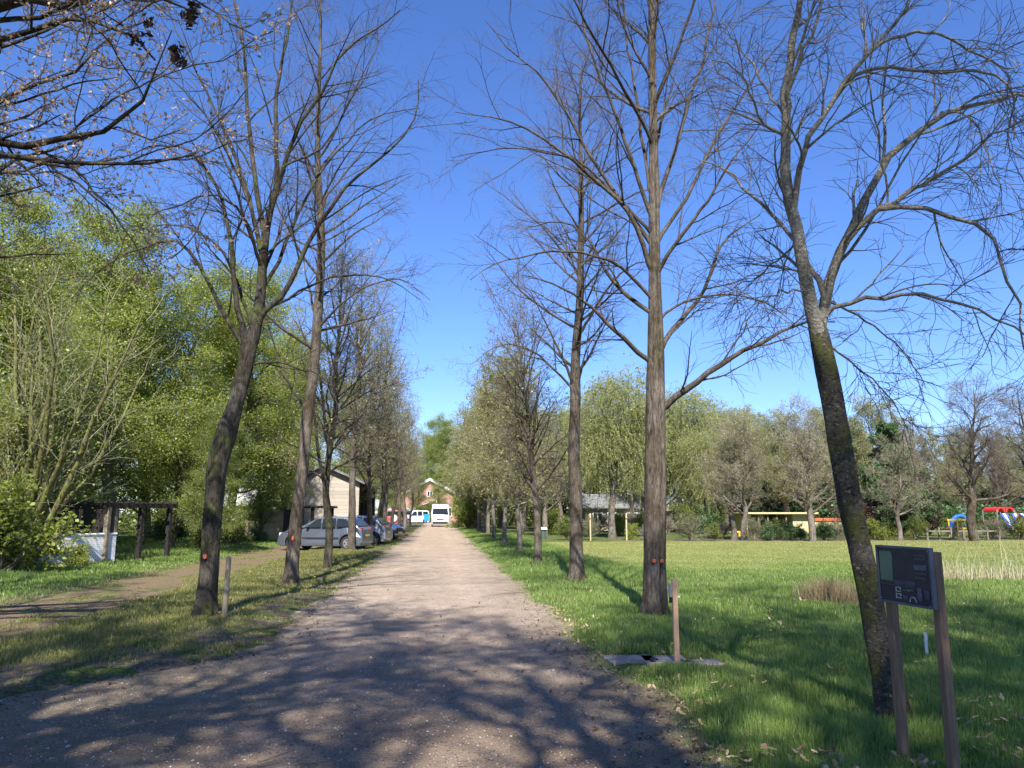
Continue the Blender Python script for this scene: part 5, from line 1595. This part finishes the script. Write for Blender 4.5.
# wooden fence by the far lawn edge (right)
fz = thing('rail_fence', (X(925, 41.6), 41.6, 0.02), 'low wooden post and rail fence between the bushes at the far lawn edge', 'fence')
for i in range(7):
    MB().box((i * 0.72, 0, 0.35), (0.09, 0.09, 0.75)).bevel(0.01, 1).build('post', M['grey_wood'], fz)
MB().box((2.2, 0, 0.52), (4.5, 0.04, 0.09)).build('rail', M['grey_wood'], fz)
st_g = 'orange-brown support stakes in the bed behind the lawn'
for (px, lab) in ((590, 'thin orange-brown stake left of the pale willow trunk'), (626, 'thin orange-brown stake right of the pale willow trunk')):
    t_ = thing('support_stake', (X(px, 43), 43, 0.03), lab, 'stake', st_g)
    MB().box((0, 0, 0.75), (0.07, 0.07, 1.5)).build('post', M['stake_wood'], t_)
    MB().box((0, -0.04, 1.2), (0.10, 0.02, 0.05)).build('strap', M['black'], t_)

# playground
red = plain('red_plastic', (0.55, 0.035, 0.025), 0.35, var=0.05)
blue = plain('blue_plastic', (0.03, 0.13, 0.50), 0.35, var=0.05)
yel = plain('yellow_plastic', (0.70, 0.50, 0.04), 0.4, var=0.05)
wht = plain('white_plastic', (0.75, 0.77, 0.80), 0.35, var=0.04)
pgx, pgy = X(1003, 50), 50.0
pg = thing('slide_tower', (pgx, pgy, 0), 'red and blue playground tower with striped slides behind the bushes', 'playground slide')
for s in (-0.45, 0.85):
    for y_ in (0, 1.4):
        MB().cyl((s, y_, 0), (s, y_, 1.75), 0.04).build('post', M['rim'], pg)
MB().box((0, 0.7, 0.95), (1.7, 1.5, 0.08)).build('platform', red, pg)
for xo in (-0.12, 0.52):
    c_ = MB()
    ring = []
    N = 14
    for k in range(N + 1):
        a = PI * k / N
        ring.append((xo + math.cos(a) * 0.30, 0, 1.60 + math.sin(a) * 0.34))
    inner = [(xo + math.cos(PI * k / N) * 0.21, 0, 1.60 + math.sin(PI * k / N) * 0.25) for k in range(N, -1, -1)]
    c_.prism(ring + inner, (0, 1.4, 0))
    c_.build('arched_roof', red, pg)
for (xo, dx, cols) in ((0.55, -0.75, (blue, wht, red)), (-0.25, -0.6, (blue, wht, blue)), (1.0, 0.5, (blue, wht, red))):
    for j, mm in enumerate(cols):
        c_ = MB()
        n = 8
        top = []
        for k in range(n + 1):
            t = k / n
            top.append((xo + dx * t + j * 0.17, -0.05 - 1.5 * t, 1.50 - 1.15 * t + 0.12 * math.sin(t * PI)))
        for k in range(n):
            a_, b_ = top[k], top[k + 1]
            c_.prism([a_, (a_[0] + 0.165, a_[1], a_[2]), (b_[0] + 0.165, b_[1], b_[2]), b_], (0, 0, -0.05))
        c_.build('slide', mm, pg)
tb = MB()
n = 10
for k in range(n):
    a0, a1 = PI * k / n, PI * (k + 1) / n
    tb.cyl((-2.9 + 0.7 * math.cos(a0), 0.4, 0.5 + 0.85 * math.sin(a0)), (-2.9 + 0.7 * math.cos(a1), 0.4, 0.5 + 0.85 * math.sin(a1)), 0.13)
tb.build('tube', blue, pg)
yf = thing('climbing_frame', (X(962, 48), 48, 0), 'yellow play frame with a red and white panel left of the slides', 'climbing frame')
for x_ in (-1.0, -0.4, 0.5):
    MB().cyl((x_, 0, 0), (x_, 0, 1.15), 0.05).cyl((x_, 0.9, 0), (x_, 0.9, 1.15), 0.05).build('post', yel, yf)
MB().box((-0.25, 0.4, 1.1), (1.7, 0.9, 0.10)).build('roof', yel, yf)
MB().box((-0.25, 0.4, 0.55), (1.7, 0.06, 0.07)).build('rail', yel, yf)
MB().box((0.6, 0.0, 0.42), (0.5, 0.06, 0.55)).build('panel', red, yf)
MB().box((0.72, -0.05, 0.42), (0.2, 0.04, 0.5)).build('stripe', wht, yf)
for (px, Y, c_, lab) in ((730, 50, yel, 'yellow seat block left of the twin dark trunks'), (745, 51, red, 'orange-red seat block by the twin dark trunks')):
    t_ = thing('seat_block', (X(px, Y), Y, 0), lab, 'seat')
    MB().box((0, 0, 0.30), (1.3, 0.4, 0.10)).bevel(0.03, 2).build('seat', c_, t_)
    MB().box((-0.5, 0, 0.13), (0.1, 0.35, 0.26)).box((0.5, 0, 0.13), (0.1, 0.35, 0.26)).build('leg', c_, t_)
wb_ = thing('litter_bin', (X(543, 46), 46, 0.03), 'small white-topped bin standing on the lawn edge past the third right-hand tree', 'bin')
MB().cyl((0, 0, 0), (0, 0, 0.55), 0.17, 0.2, 14).build('body', plain('bin_green', (0.06, 0.10, 0.08), 0.5), wb_)
MB().cyl((0, 0, 0.55), (0, 0, 0.68), 0.27, 0.2, 14).build('lid', M['white'], wb_)


# ------------------------------------------------------------------ vehicles
M['tyre'] = plain('tyre_rubber', (0.02, 0.02, 0.02), 0.8)
M['lamp_red'] = plain('tail_lamp_red', (0.35, 0.015, 0.012), 0.2)
M['lamp_clear'] = plain('head_lamp', (0.55, 0.58, 0.60), 0.1, spec=0.9)
M['plate_yellow'] = plain('number_plate', (0.70, 0.48, 0.03), 0.5)
M['trim'] = plain('black_trim', (0.025, 0.025, 0.027), 0.5)


def paint(name, col, metallic=0.5):
    m, nt, out = new_mat(name)
    b = NB(nt)
    f = b.noise(b.coords(), 2.0, 4)
    c = b.ramp(f, [(0.3, tuple(x * 0.93 for x in col)), (0.7, col)])
    b.bsdf(out, c, 0.32, None, metallic, 0.5, 0.8)
    return m


def vehicle(name, loc, heading, label, L, Wd, H, belt, hood, spec, col, cat='car', group=None, tumble=0.22):
    """spec: silhouette above the sills from rear to front in fractions of L (0 rear, 1 front) and metres"""
    t = thing(name, loc, label, cat, group, heading)
    wr = spec['wr']; xr, xf = -L / 2 + spec['rear_axle'], -L / 2 + spec['front_axle']
    cl = 0.18
    out = []
    def arch(xc):
        R = wr + 0.06
        a0 = math.asin(min(0.99, max(-0.99, (cl - wr) / R)))
        return [(xc + R * math.cos(PI - a0 - (PI - 2 * a0) * k / 10), wr + R * math.sin(PI - a0 - (PI - 2 * a0) * k / 10)) for k in range(11)]
    out += [(-L / 2 + 0.06, cl + 0.1)] + [(-L / 2 + 0.10, cl)]
    out += arch(xr) + arch(xf)
    out += [(L / 2 - 0.12, cl), (L / 2 - 0.02, cl + 0.12)]
    up = [(-L / 2 + fx * L, z) for fx, z in spec['top']]
    out += up[::-1]
    bm = bmesh.new()
    f = bm.faces.new([bm.verts.new((x, -Wd / 2, z)) for x, z in out])
    r = bmesh.ops.extrude_face_region(bm, geom=[f])
    bmesh.ops.translate(bm, verts=[e for e in r['geom'] if isinstance(e, bmesh.types.BMVert)], vec=(0, Wd, 0))
    bmesh.ops.recalc_face_normals(bm, faces=bm.faces)
    ed = [e for e in bm.edges if abs(e.verts[0].co.y - e.verts[1].co.y) < 1e-4]
    bmesh.ops.bevel(bm, geom=ed, offset=0.05, segments=2, affect='EDGES', clamp_overlap=True, profile=0.6)

    def tum(z):
        return 1 - tumble * max(0, z - belt) / max(H - belt, 0.01) - 0.05 * max(0, 0.5 - z)
    for v in bm.verts:
        nosex = max(0, abs(v.co.x) - (L / 2 - 0.7)) / 0.7
        v.co.y *= tum(v.co.z) * (1 - 0.10 * nosex ** 2)
    me = bpy.data.meshes.new('body')
    bm.to_mesh(me); bm.free()
    link('body', me, col, t)
    for p_ in me.polygons: p_.use_smooth = False
    # side windows
    for pts in spec['windows']:
        for s in (-1, 1):
            w_ = MB()
            P_ = [(-L / 2 + fx * L, s * (Wd / 2 * tum(z) * (1 - 0.10 * (max(0, abs(-L / 2 + fx * L) - (L / 2 - 0.7)) / 0.7) ** 2) + 0.004), z) for fx, z in pts]
            w_.prism(P_, (0, s * 0.006, 0))
            w_.build('side_window', M['glass'], t)
    for nm, (f0, z0, f1, z1) in spec['screens'].items():
        x0, x1 = -L / 2 + f0 * L, -L / 2 + f1 * L
        s = 1 if x0 > 0 else -1
        w0, w1 = Wd / 2 * tum(z0) - 0.10, Wd / 2 * tum(z1) - 0.12
        dx, dz = x1 - x0, z1 - z0
        l_ = math.hypot(dx, dz)
        nx__, nz__ = (abs(dz) / l_) * s * 0.012, abs(dx) / l_ * 0.012
        w_ = MB()
        w_.prism([(x0 + nx__, -w0, z0 + nz__), (x0 + nx__, w0, z0 + nz__), (x1 + nx__, w1, z1 + nz__), (x1 + nx__, -w1, z1 + nz__)], (s * 0.006, 0, 0.003))
        w_.build(nm, M['glass'], t)
    for xc in (xr, xf):
        for s in (-1, 1):
            y0 = s * (Wd / 2 - 0.20)
            y1 = s * (Wd / 2 - 0.015)
            ty = MB().cyl((xc, y0, wr), (xc, y1, wr), wr, seg=28).build('wheel', M['tyre'], t)
            rm = MB().cyl((xc, y1 - s * 0.02, wr), (xc, y1 + s * 0.006, wr), wr * 0.64, seg=20)
            rm.build('rim', M['rim'], ty)
            h_ = MB()
            for k in range(5):
                a = k * 2 * PI / 5
                h_.cyl((xc + math.cos(a) * wr * .4, y1 + s * 0.004, wr + math.sin(a) * wr * .4), (xc + math.cos(a) * wr * .4, y1 + s * 0.010, wr + math.sin(a) * wr * .4), wr * 0.11, seg=8)
            h_.build('rim_hole', M['trim'], ty)
    for s in (-1, 1):
        ye = s * (Wd / 2 * 0.90 - 0.16)
        zt, ht, xt = spec['tail']
        MB().box((-L / 2 + xt + 0.02, ye + s * 0.035, zt), (0.13, 0.17, ht * 0.8)).bevel(0.02, 1).build('tail_light', M['lamp_red'], t)
        zh, hh_, xh = spec['head']
        MB().box((L / 2 - xh, ye, zh), (0.22, 0.32, hh_)).bevel(0.03, 1).build('headlight', M['lamp_clear'], t)
        MB().box((-L / 2 + spec['mirror'] * L, s * (Wd / 2 + 0.06), belt + 0.08), (0.12, 0.20, 0.14)).bevel(0.03, 1).build('mirror', spec.get('mirror_m', col), t)
    MB().box((L / 2 - 0.035, 0, 0.42), (0.06, 0.52, 0.11)).build('number_plate', M['plate_yellow'], t)
    MB().box((-L / 2 + 0.035, 0, spec.get('rplate', 0.6)), (0.06, 0.52, 0.11)).build('number_plate', M['plate_yellow'], t)
    MB().box((0, 0, 0.30), (L - 0.5, Wd - 0.42, 0.22)).build('underbody', M['trim'], t)
    MB().box((L / 2 - 0.03, 0, hood * 0.70), (0.06, Wd * 0.42, 0.12)).build('grille', M['trim'], t)
    for s in (-1, 1):
        MB().box((xr * .5 + xf * .5, s * (Wd / 2 * 0.985 + 0.0), 0.52), (abs(xf - xr) - 2 * wr - 0.2, 0.03, 0.06)).build('side_moulding', M['trim'], t)
        MB().box((-L / 2 + 0.40 * L, s * (Wd / 2 + 0.004), belt - 0.10), (0.16, 0.03, 0.03)).build('door_handle', M['trim'], t)
    return t


hatch = dict(wr=0.30, rear_axle=0.62, front_axle=3.02,
             top=[(0.0, 0.30), (0.0, 0.55), (0.012, 0.86), (0.05, 0.98), (0.14, 1.30), (0.22, 1.39), (0.40, 1.42), (0.53, 1.36), (0.72, 0.98), (0.86, 0.86), (0.955, 0.72), (0.99, 0.55), (1.0, 0.40)],
             windows=[[(0.12, 1.00), (0.30, 0.98), (0.30, 1.33), (0.20, 1.30)], [(0.315, 0.98), (0.47, 0.965), (0.47, 1.335), (0.315, 1.34)], [(0.485, 0.965), (0.66, 0.95), (0.545, 1.29), (0.485, 1.33)]],
             screens={'windscreen': (0.715, 0.99, 0.545, 1.35), 'rear_window': (0.052, 1.0, 0.138, 1.28)}, tail=(0.83, 0.30, 0.09), head=(0.66, 0.15, 0.17), mirror=0.63)
c_silver = paint('silver_grey_paint', (0.13, 0.15, 0.19))
c_navy = paint('navy_paint', (0.02, 0.035, 0.10), 0.3)
c_white = paint('white_van_paint', (0.80, 0.81, 0.82), 0.0)
c_light = paint('light_silver_paint', (0.26, 0.28, 0.31))
c_redp = paint('dull_red_paint', (0.42, 0.12, 0.10), 0.1)
CG = 'cars parked by the barn'
fw, rw = W(303, 549.5, 33.2), W(358, 551, 32.0)
hd = math.radians(180 - 13)
vehicle('parked_car', (X(327, 34.5), 34.5, 0.0), hd, 'silver-grey hatchback parked side-on behind the left row of trees', 3.75, 1.68, 1.42, 0.95, 0.9, hatch, c_silver, group=CG)
vehicle('parked_car', (X(353, 39.5), 39.5, 0.0), hd + 0.05, 'light silver car half hidden behind the grey hatchback', 3.75, 1.7, 1.5, 0.95, 0.9, hatch, c_light, group=CG)
vehicle('parked_car', (X(371, 46.0), 46.0, 0.0), math.radians(-22), 'dark navy car with its nose towards the road', 3.8, 1.68, 1.42, 0.95, 0.9, hatch, c_navy, group=CG)
offr = dict(wr=0.34, rear_axle=0.75, front_axle=3.1,
            top=[(0.0, 0.35), (0.0, 1.0), (0.02, 1.70), (0.05, 1.80), (0.60, 1.80), (0.63, 1.76), (0.71, 1.16), (0.97, 1.08), (1.0, 0.9), (1.0, 0.4)],
            windows=[[(0.05, 1.16), (0.28, 1.16), (0.28, 1.66), (0.05, 1.66)], [(0.32, 1.16), (0.62, 1.16), (0.59, 1.66), (0.32, 1.66)]],
            screens={'windscreen': (0.70, 1.2, 0.64, 1.68), 'rear_window': (0.005, 1.2, 0.018, 1.66)}, tail=(0.8, 0.3, 0.06), head=(0.8, 0.22, 0.1), mirror=0.64)
of = vehicle('off_road_car', (X(397.5, 86), 86, 0), math.radians(80), 'dull red off-road car with a round white spare wheel cover seen from behind', 3.8, 1.62, 1.8, 1.12, 1.08, offr, c_redp, tumble=0.10)
sp_ = MB().cyl((-1.92, -0.1, 0.95), (-2.08, -0.1, 0.95), 0.36, seg=28).bevel(0.02, 1).build('spare_wheel_cover', M['white'], of)
MB().cyl((-2.081, -0.1, 0.95), (-2.09, -0.1, 0.95), 0.17, seg=20).build('emblem', plain('grey_spot', (0.45, 0.38, 0.36), 0.5), sp_)
vanh = dict(wr=0.34, rear_axle=1.1, front_axle=4.45,
            top=[(0.0, 0.4), (0.0, 1.2), (0.01, 2.30), (0.04, 2.42), (0.66, 2.46), (0.72, 2.36), (0.78, 2.10), (0.885, 1.28), (0.965, 1.10), (0.99, 0.75), (1.0, 0.45)],
            windows=[[(0.70, 1.30), (0.86, 1.30), (0.80, 1.86), (0.70, 1.92)]],
            screens={'windscreen': (0.882, 1.33, 0.798, 1.98), 'rear_window': (0.004, 1.5, 0.008, 2.1)}, tail=(1.0, 0.5, 0.05), head=(0.86, 0.24, 0.14), mirror=0.84, mirror_m=M['trim'])
van = vehicle('white_van', (X(440.3, 89), 89, 0), math.radians(-90), 'white high-roofed van parked facing the camera at the end of the road', 5.4, 1.98, 2.46, 1.28, 1.15, vanh, c_white, cat='van', tumble=0.10)
MB().box((2.69, 0, 0.45), (0.10, 1.7, 0.22)).bevel(0.02, 1).build('bumper', M['trim'], van)
mpv = dict(wr=0.32, rear_axle=0.8, front_axle=3.6,
           top=[(0.0, 0.35), (0.0, 0.95), (0.02, 1.62), (0.06, 1.80), (0.50, 1.84), (0.60, 1.76), (0.76, 1.18), (0.92, 1.02), (0.985, 0.8), (1.0, 0.45)],
           windows=[[(0.05, 1.12), (0.26, 1.12), (0.26, 1.66), (0.07, 1.66)], [(0.29, 1.12), (0.46, 1.12), (0.46, 1.70), (0.29, 1.70)], [(0.49, 1.12), (0.71, 1.12), (0.60, 1.66), (0.49, 1.70)]],
           screens={'windscreen': (0.757, 1.21, 0.61, 1.74), 'rear_window': (0.006, 1.1, 0.018, 1.6)}, tail=(1.0, 0.4, 0.05), head=(0.85, 0.22, 0.16), mirror=0.72)
mp = vehicle('delivery_van', (X(413.5, 112), 112, 0), math.radians(-147), 'small white van with a blue rear side panel before the brick house', 4.4, 1.82, 1.84, 1.1, 1.0, mpv, c_white, cat='van', tumble=0.14)
MB().box((-1.6, 0.925, 0.85), (0.9, 0.02, 0.9)).bevel(0.005, 1).build('blue_panel', plain('sky_blue', (0.03, 0.30, 0.62), 0.4), mp)
MB().box((-2.21, 0.0, 0.85), (0.02, 1.3, 0.8)).bevel(0.005, 1).build('blue_door_panel', plain('sky_blue_rear', (0.03, 0.30, 0.62), 0.4), mp)

# ------------------------------------------------------------------ signs, stakes and small things by the road
# information board
bl_, br_ = W(879.0, 573, 4.98), W(933.5, 578, 4.50)
bx_, by_ = (bl_[0] + br_[0]) / 2, (bl_[1] + br_[1]) / 2
ib = thing('information_board', (bx_, by_, float(gz(bx_, by_))), 'dark information board on two brown wooden posts by the leaning tree', 'sign', rz=math.atan2(br_[1] - bl_[1], br_[0] - bl_[0]))
bw = float(np.linalg.norm((br_ - bl_)[:2]))
ztop = float(W(931.6, 548, 4.50)[2]) - float(gz(bx_, by_)); zbot = float(W(935.5, 610, 4.50)[2]) - float(gz(bx_, by_))
zc, bh = (ztop + zbot) / 2, ztop - zbot
f = MB()
ft = 0.014
f.box((0, 0, zc + bh / 2 - ft / 2), (bw, 0.03, ft)); f.box((0, 0, zc - bh / 2 + ft / 2), (bw, 0.03, ft))
f.box((-bw / 2 + ft / 2, 0, zc), (ft, 0.029, bh - 2 * ft)); f.box((bw / 2 - ft / 2, 0, zc), (ft, 0.029, bh - 2 * ft))
f.build('frame', plain('grey_metal_frame', (0.10, 0.11, 0.14), 0.45, 0.4), ib)
pm, nt, out = new_mat('printed_panel')
b = NB(nt)
nzz = b.noise(b.coords(), 9, 4)
b.bsdf(out, b.ramp(nzz, [(0.35, (0.018, 0.020, 0.036)), (0.7, (0.035, 0.036, 0.055))]), 0.25, spec=0.5)
pn = MB().box((0, 0.002, zc), (bw - 2 * ft, 0.016, bh - 2 * ft)).build('panel', pm, ib)


def patch(u0, u1, v0, v1, mat, name='printed_area', lift=0.0):
    x0, x1 = -bw / 2 + ft + u0 * (bw - 2 * ft), -bw / 2 + ft + u1 * (bw - 2 * ft)
    z0, z1 = zc + bh / 2 - ft - v1 * (bh - 2 * ft), zc + bh / 2 - ft - v0 * (bh - 2 * ft)
    MB().box(((x0 + x1) / 2, -0.0085 - lift, (z0 + z1) / 2), (x1 - x0, 0.003, z1 - z0)).build(name, mat, pn)


p_green = plain('print_green', (0.09, 0.15, 0.10), 0.4, var=0.05)
p_grey = plain('print_grey', (0.08, 0.09, 0.13), 0.4, var=0.5, scale=50)
p_mid = plain('print_slate', (0.045, 0.05, 0.075), 0.4, var=0.5, scale=30)
p_pale = plain('print_pale', (0.26, 0.29, 0.26), 0.4, var=0.3, scale=60)
patch(0.03, 0.28, 0.06, 0.62, p_green)
patch(0.30, 0.70, 0.60, 0.67, p_mid)
for (u0, u1, v0, v1, mm) in [(0.72, 0.94, 0.10, 0.13, p_mid), (0.72, 0.94, 0.16, 0.19, p_mid), (0.70, 0.94, 0.28, 0.37, p_grey), (0.72, 0.94, 0.42, 0.45, p_mid), (0.72, 0.94, 0.50, 0.53, p_mid),
                             (0.47, 0.52, 0.76, 0.78, p_grey), (0.54, 0.59, 0.75, 0.78, p_grey), (0.61, 0.66, 0.74, 0.77, p_grey), (0.46, 0.54, 0.87, 0.95, p_mid),
                             (0.74, 0.82, 0.70, 0.92, p_grey), (0.86, 0.96, 0.72, 0.88, p_mid), (0.0, 0.68, 0.685, 0.70, p_mid), (0.30, 0.40, 0.92, 0.94, p_mid)]:
    patch(u0, u1, v0, v1, mm)
# two outlined squares, bottom row
for (u, v) in ((0.32, 0.72), (0.32, 0.84)):
    for (a0, a1, c0, c1) in ((0, 0.10, 0, 0.018), (0, 0.10, 0.072, 0.09), (0, 0.016, 0.018, 0.072), (0.084, 0.10, 0.018, 0.05)):
        patch(u + a0, u + a1, v + c0, v + c1, p_pale, 'printed_outline', 0.001)
# leafy arc drawing
arc = MB()
for k in range(7):
    a0, a1 = PI * k / 7, PI * (k + 1) / 7
    cxx = -bw / 2 + 0.64 * bw; czz = zc + bh / 2 - 0.93 * bh
    arc.cyl((cxx + 0.028 * math.cos(a0), -0.010, czz + 0.03 * math.sin(a0)), (cxx + 0.028 * math.cos(a1), -0.010, czz + 0.03 * math.sin(a1)), 0.004, seg=6)
arc.build('printed_arc', p_pale, pn)
for (u, v) in ((0.04, 0.93), (0.955, 0.06), (0.93, 0.95)):
    MB().cyl((-bw / 2 + u * bw, -0.012, zc + bh / 2 - v * bh), (-bw / 2 + u * bw, -0.005, zc + bh / 2 - v * bh), 0.004, seg=10).build('screw', M['rim'], ib)
for (u, side) in ((0.09, -1), (0.95, 1)):
    po = MB().box((-bw / 2 + u * bw, 0.045, (ztop - 0.25) / 2 - 0.02 if side < 0 else (ztop - 0.27) / 2), (0.055, 0.055, ztop + 0.22)).bevel(0.004, 1)
    po.build('post', M['sign_wood'], ib)

# stake with little black box
g = G(677, 664)
gzv = float(gz(g[0], g[1]))
sk = thing('wooden_stake', (g[0], g[1], gzv), 'thin pale wooden stake with a small black box by the concrete slabs', 'stake')
MB().box((0, 0, 0.41), (0.055, 0.045, 0.95)).bevel(0.004, 1).build('post', M['stake_wood'], sk)
MB().box((-0.045, 0.0, 0.77), (0.035, 0.04, 0.15)).bevel(0.004, 1).build('box', plain('grey_box', (0.34, 0.30, 0.27), 0.6), sk)
MB().cyl((-0.05, -0.01, 0.64), (-0.05, -0.01, 0.70), 0.018).build('sensor', M['black'], sk)
MB().cyl((0.03, 0, 0.70), (0.05, 0, 0.70), 0.010).build('knob', M['white'], sk)
# low weathered post at left
g = G(223.7, 622)
lp_ = thing('low_wooden_post', (g[0], g[1], float(gz(g[0], g[1]))), 'low weathered round wooden post beside the crooked tree', 'post')
c_ = MB().cyl((0, 0, -0.1), (0.02, 0, 0.86), 0.042, 0.038, 14)
c_.build('shaft', M['grey_wood'], lp_)
MB().cyl((0.02, 0, 0.855), (0.021, 0, 0.885), 0.037, 0.024, 14).build('cap', M['grey_wood'], lp_)
# black cap on the slab
g = G(653, 664)
bc_ = thing('black_lump', (g[0], g[1], float(gz(g[0], g[1])) + 0.02), 'small black lump lying on the concrete slab', 'stone')
bm = bmesh.new(); bmesh.ops.create_icosphere(bm, subdivisions=2, radius=0.04)
for v in bm.verts: v.co *= 1 + 0.35 * math.sin(v.co.x * 90 + 1) * math.cos(v.co.y * 70); v.co.z = v.co.z * 0.8 + 0.025
me = bpy.data.meshes.new('lump'); bm.to_mesh(me); bm.free()
link('lump', me, M['black'], bc_)
# little pale marker peg behind the board
g = G(928, 667)
mk = thing('marker_peg', (g[0], g[1], float(gz(g[0], g[1]))), 'small pale marker peg in the grass between the posts of the board', 'marker')
MB().box((0, 0, 0.12), (0.035, 0.012, 0.3)).bevel(0.004, 1).build('peg', plain('pale_peg', (0.36, 0.42, 0.42), 0.5), mk)
MB().box((0.002, -0.009, 0.22), (0.028, 0.006, 0.05)).build('tag', M['roof_pale'], mk)

# orange paint marks on the trunks
M['orange'] = plain('orange_paint', (0.50, 0.11, 0.045), 0.7, var=0.2, scale=60)
def paint_mark(tree, px, py, Y, r, w, h_):
    """a curved dab hugging the trunk on its camera side"""
    c = W(px, py, Y)
    o = MB()
    n = 8
    ctr = c
    for k in range(n):
        a0 = -w / 2 + w * k / n; a1 = a0 + w / n
        h0 = h_ * (0.6 + 0.4 * math.sin(PI * (k + 0.5) / n)) / 2
        P_ = [(ctr[0] + r * math.sin(a0), ctr[1] - r * math.cos(a0), ctr[2] - h0), (ctr[0] + r * math.sin(a1), ctr[1] - r * math.cos(a1), ctr[2] - h0 * 0.9),
              (ctr[0] + r * math.sin(a1), ctr[1] - r * math.cos(a1), ctr[2] + h0), (ctr[0] + r * math.sin(a0), ctr[1] - r * math.cos(a0), ctr[2] + h0 * 0.95)]
        o.prism([tuple(np.array(q) - np.array(tree.location)) for q in P_], (0, 0.006, 0))
    o.build('paint_mark', M['orange'], tree)


paint_mark(tR1, 651, 560, YR1, 0.185, 0.30, 0.06)
paint_mark(tR1, 659, 560, YR1, 0.172, 0.30, 0.06)
paint_mark(tL0, 208, 556, YL0, 0.168, 0.3, 0.07)
for o in bpy.data.objects:
    if o.get('label', '').startswith('straight slim bare tree'):
        paint_mark(o, 294, 538, YL1, 0.158, 0.3, 0.10)

# dandelions in the left verge
dm = MB()
rng = random.Random(9)
dd = thing('dandelion', (-4, 14, 0), 'small yellow dandelion flower in the grass of the left verges', 'flower', 'dandelions in the left verges')
MB().cyl((0, 0, 0), (0.004, 0, 0.10), 0.0025, seg=6).build('stem', M['leaf_mid'], dd)
MB().cyl((0.004, 0, 0.10), (0.004, 0, 0.118), 0.012, 0.022, 10).build('flower_head', plain('dandelion_yellow', (0.80, 0.58, 0.02), 0.8), dd)
for i in range(34):
    y_ = rng.uniform(10, 26); x_ = rng.uniform(-4.9, -2.6) if i % 2 else rng.uniform(-10.5, -8.3)
    if i == 0:
        dd.location = (x_, y_, float(gz(x_, y_)))
    else:
        copy_thing(dd, (x_, y_, float(gz(x_, y_))), rng.uniform(0, 6), rng.uniform(0.9, 1.3))

# dry brown tuft, reeds on the right
def tuft(name, label, cx_, cy_, rx_, ry_, n, h_, w_, lean, mat, seed, kind=None, cat='grass tuft'):
    rng = np.random.default_rng(seed)
    x = cx_ + rng.normal(0, 1, n) * rx_; y = cy_ + rng.normal(0, 1, n) * ry_
    V, Qd, T = blades(rng, x, y, h_ * np.ones(n), w_, lean)
    base = np.array([cx_, cy_, 0.0])
    tag(link(name, raw_mesh(name, V - base, Qd, T), mat, loc=(cx_, cy_, 0)), label, cat, kind=kind)


g = G(833, 607)
tuft('dry_grass_tuft', 'brown dry grass tuft in the verge left of the leaning trunk', g[0], g[1], 0.24, 0.2, 1500, 0.40, 0.008, 0.5, M['tuft'], 61)
def reg_straw(rng, n):
    x, y, hs = reg_right(rng, n)
    p_ = vnoise(x, y, 1.3, 33)
    k = (p_ > 0.05) | (rng.random(len(x)) < 0.15)
    return x[k], y[k], hs[k]


grass_field('dead_grass', 'thin pale dead blades among the green grass of the right verge', 26000, reg_straw, 0.10, 0.005, M['tuft'], 64, 0.8)
rng = np.random.default_rng(62)
n = 900
x = rng.uniform(X(935, 17), X(1090, 17), n); y = rng.normal(17.2, 0.35, n)
V1 = blades(rng, x, y, 0.42 * np.ones(n), 0.012, 0.5)
n2 = 75
x = rng.uniform(X(935, 17), X(1060, 17), n2); y = rng.normal(17.0, 0.4, n2)
V2 = blades(rng, x, y, 1.0 * np.ones(n2), 0.011, 0.45)
Vv = np.concatenate([V1[0], V2[0]])
tag(link('dry_reeds', raw_mesh('dry_reeds', Vv, np.concatenate([V1[1], V2[1] + len(V1[0])]), np.concatenate([V1[2], V2[2] + len(V1[0])])), M['straw']), 'pale dry reeds and stalks in the verge at the right', 'reeds', kind='stuff')

# ------------------------------------------------------------------ light
SUN_EL, SUN_AZ = math.radians(47), math.radians(184)
sd = Vector((math.sin(SUN_AZ) * math.cos(SUN_EL), math.cos(SUN_AZ) * math.cos(SUN_EL), math.sin(SUN_EL)))
ld = bpy.data.lights.new('sun', 'SUN')
ld.energy = 4.8
ld.angle = math.radians(0.53)
ld.color = (1.0, 0.96, 0.90)
lo = bpy.data.objects.new('sun', ld)
COL.objects.link(lo)
lo.rotation_euler = (-sd).to_track_quat('-Z', 'Y').to_euler()
lo.location = (0, 0, 30)
wd = bpy.data.worlds.new('World')
scene.world = wd
wd.use_nodes = True
nt = wd.node_tree
nt.nodes.clear()
b = NB(nt)
sky = b.n('ShaderNodeTexSky', sky_type='NISHITA', sun_disc=False, sun_elevation=SUN_EL, sun_rotation=SUN_AZ, altitude=0, air_density=1.0, dust_density=0.1, ozone_density=9.0)
hs = b.n('ShaderNodeHueSaturation', ins={'Color': b.mix(1.0, sky.outputs['Color'], (0.82, 0.755, 0.87), "MULTIPLY"), "Saturation": 1.06, 'Value': 1.0})
bg = b.n('ShaderNodeBackground', ins={'Color': hs.outputs['Color'], 'Strength': 0.118})
ow = b.n('ShaderNodeOutputWorld')
nt.links.new(bg.outputs[0], ow.inputs['Surface'])

vs = scene.view_settings
vs.view_transform = 'Standard'
vs.look = 'None'
vs.exposure = 1.2
vs.gamma = 1
scene.render.engine = 'CYCLES'
scene.cycles.max_bounces = 6
scene.cycles.diffuse_bounces = 3
scene.cycles.glossy_bounces = 2
scene.cycles.transmission_bounces = 4
scene.cycles.use_denoising = True
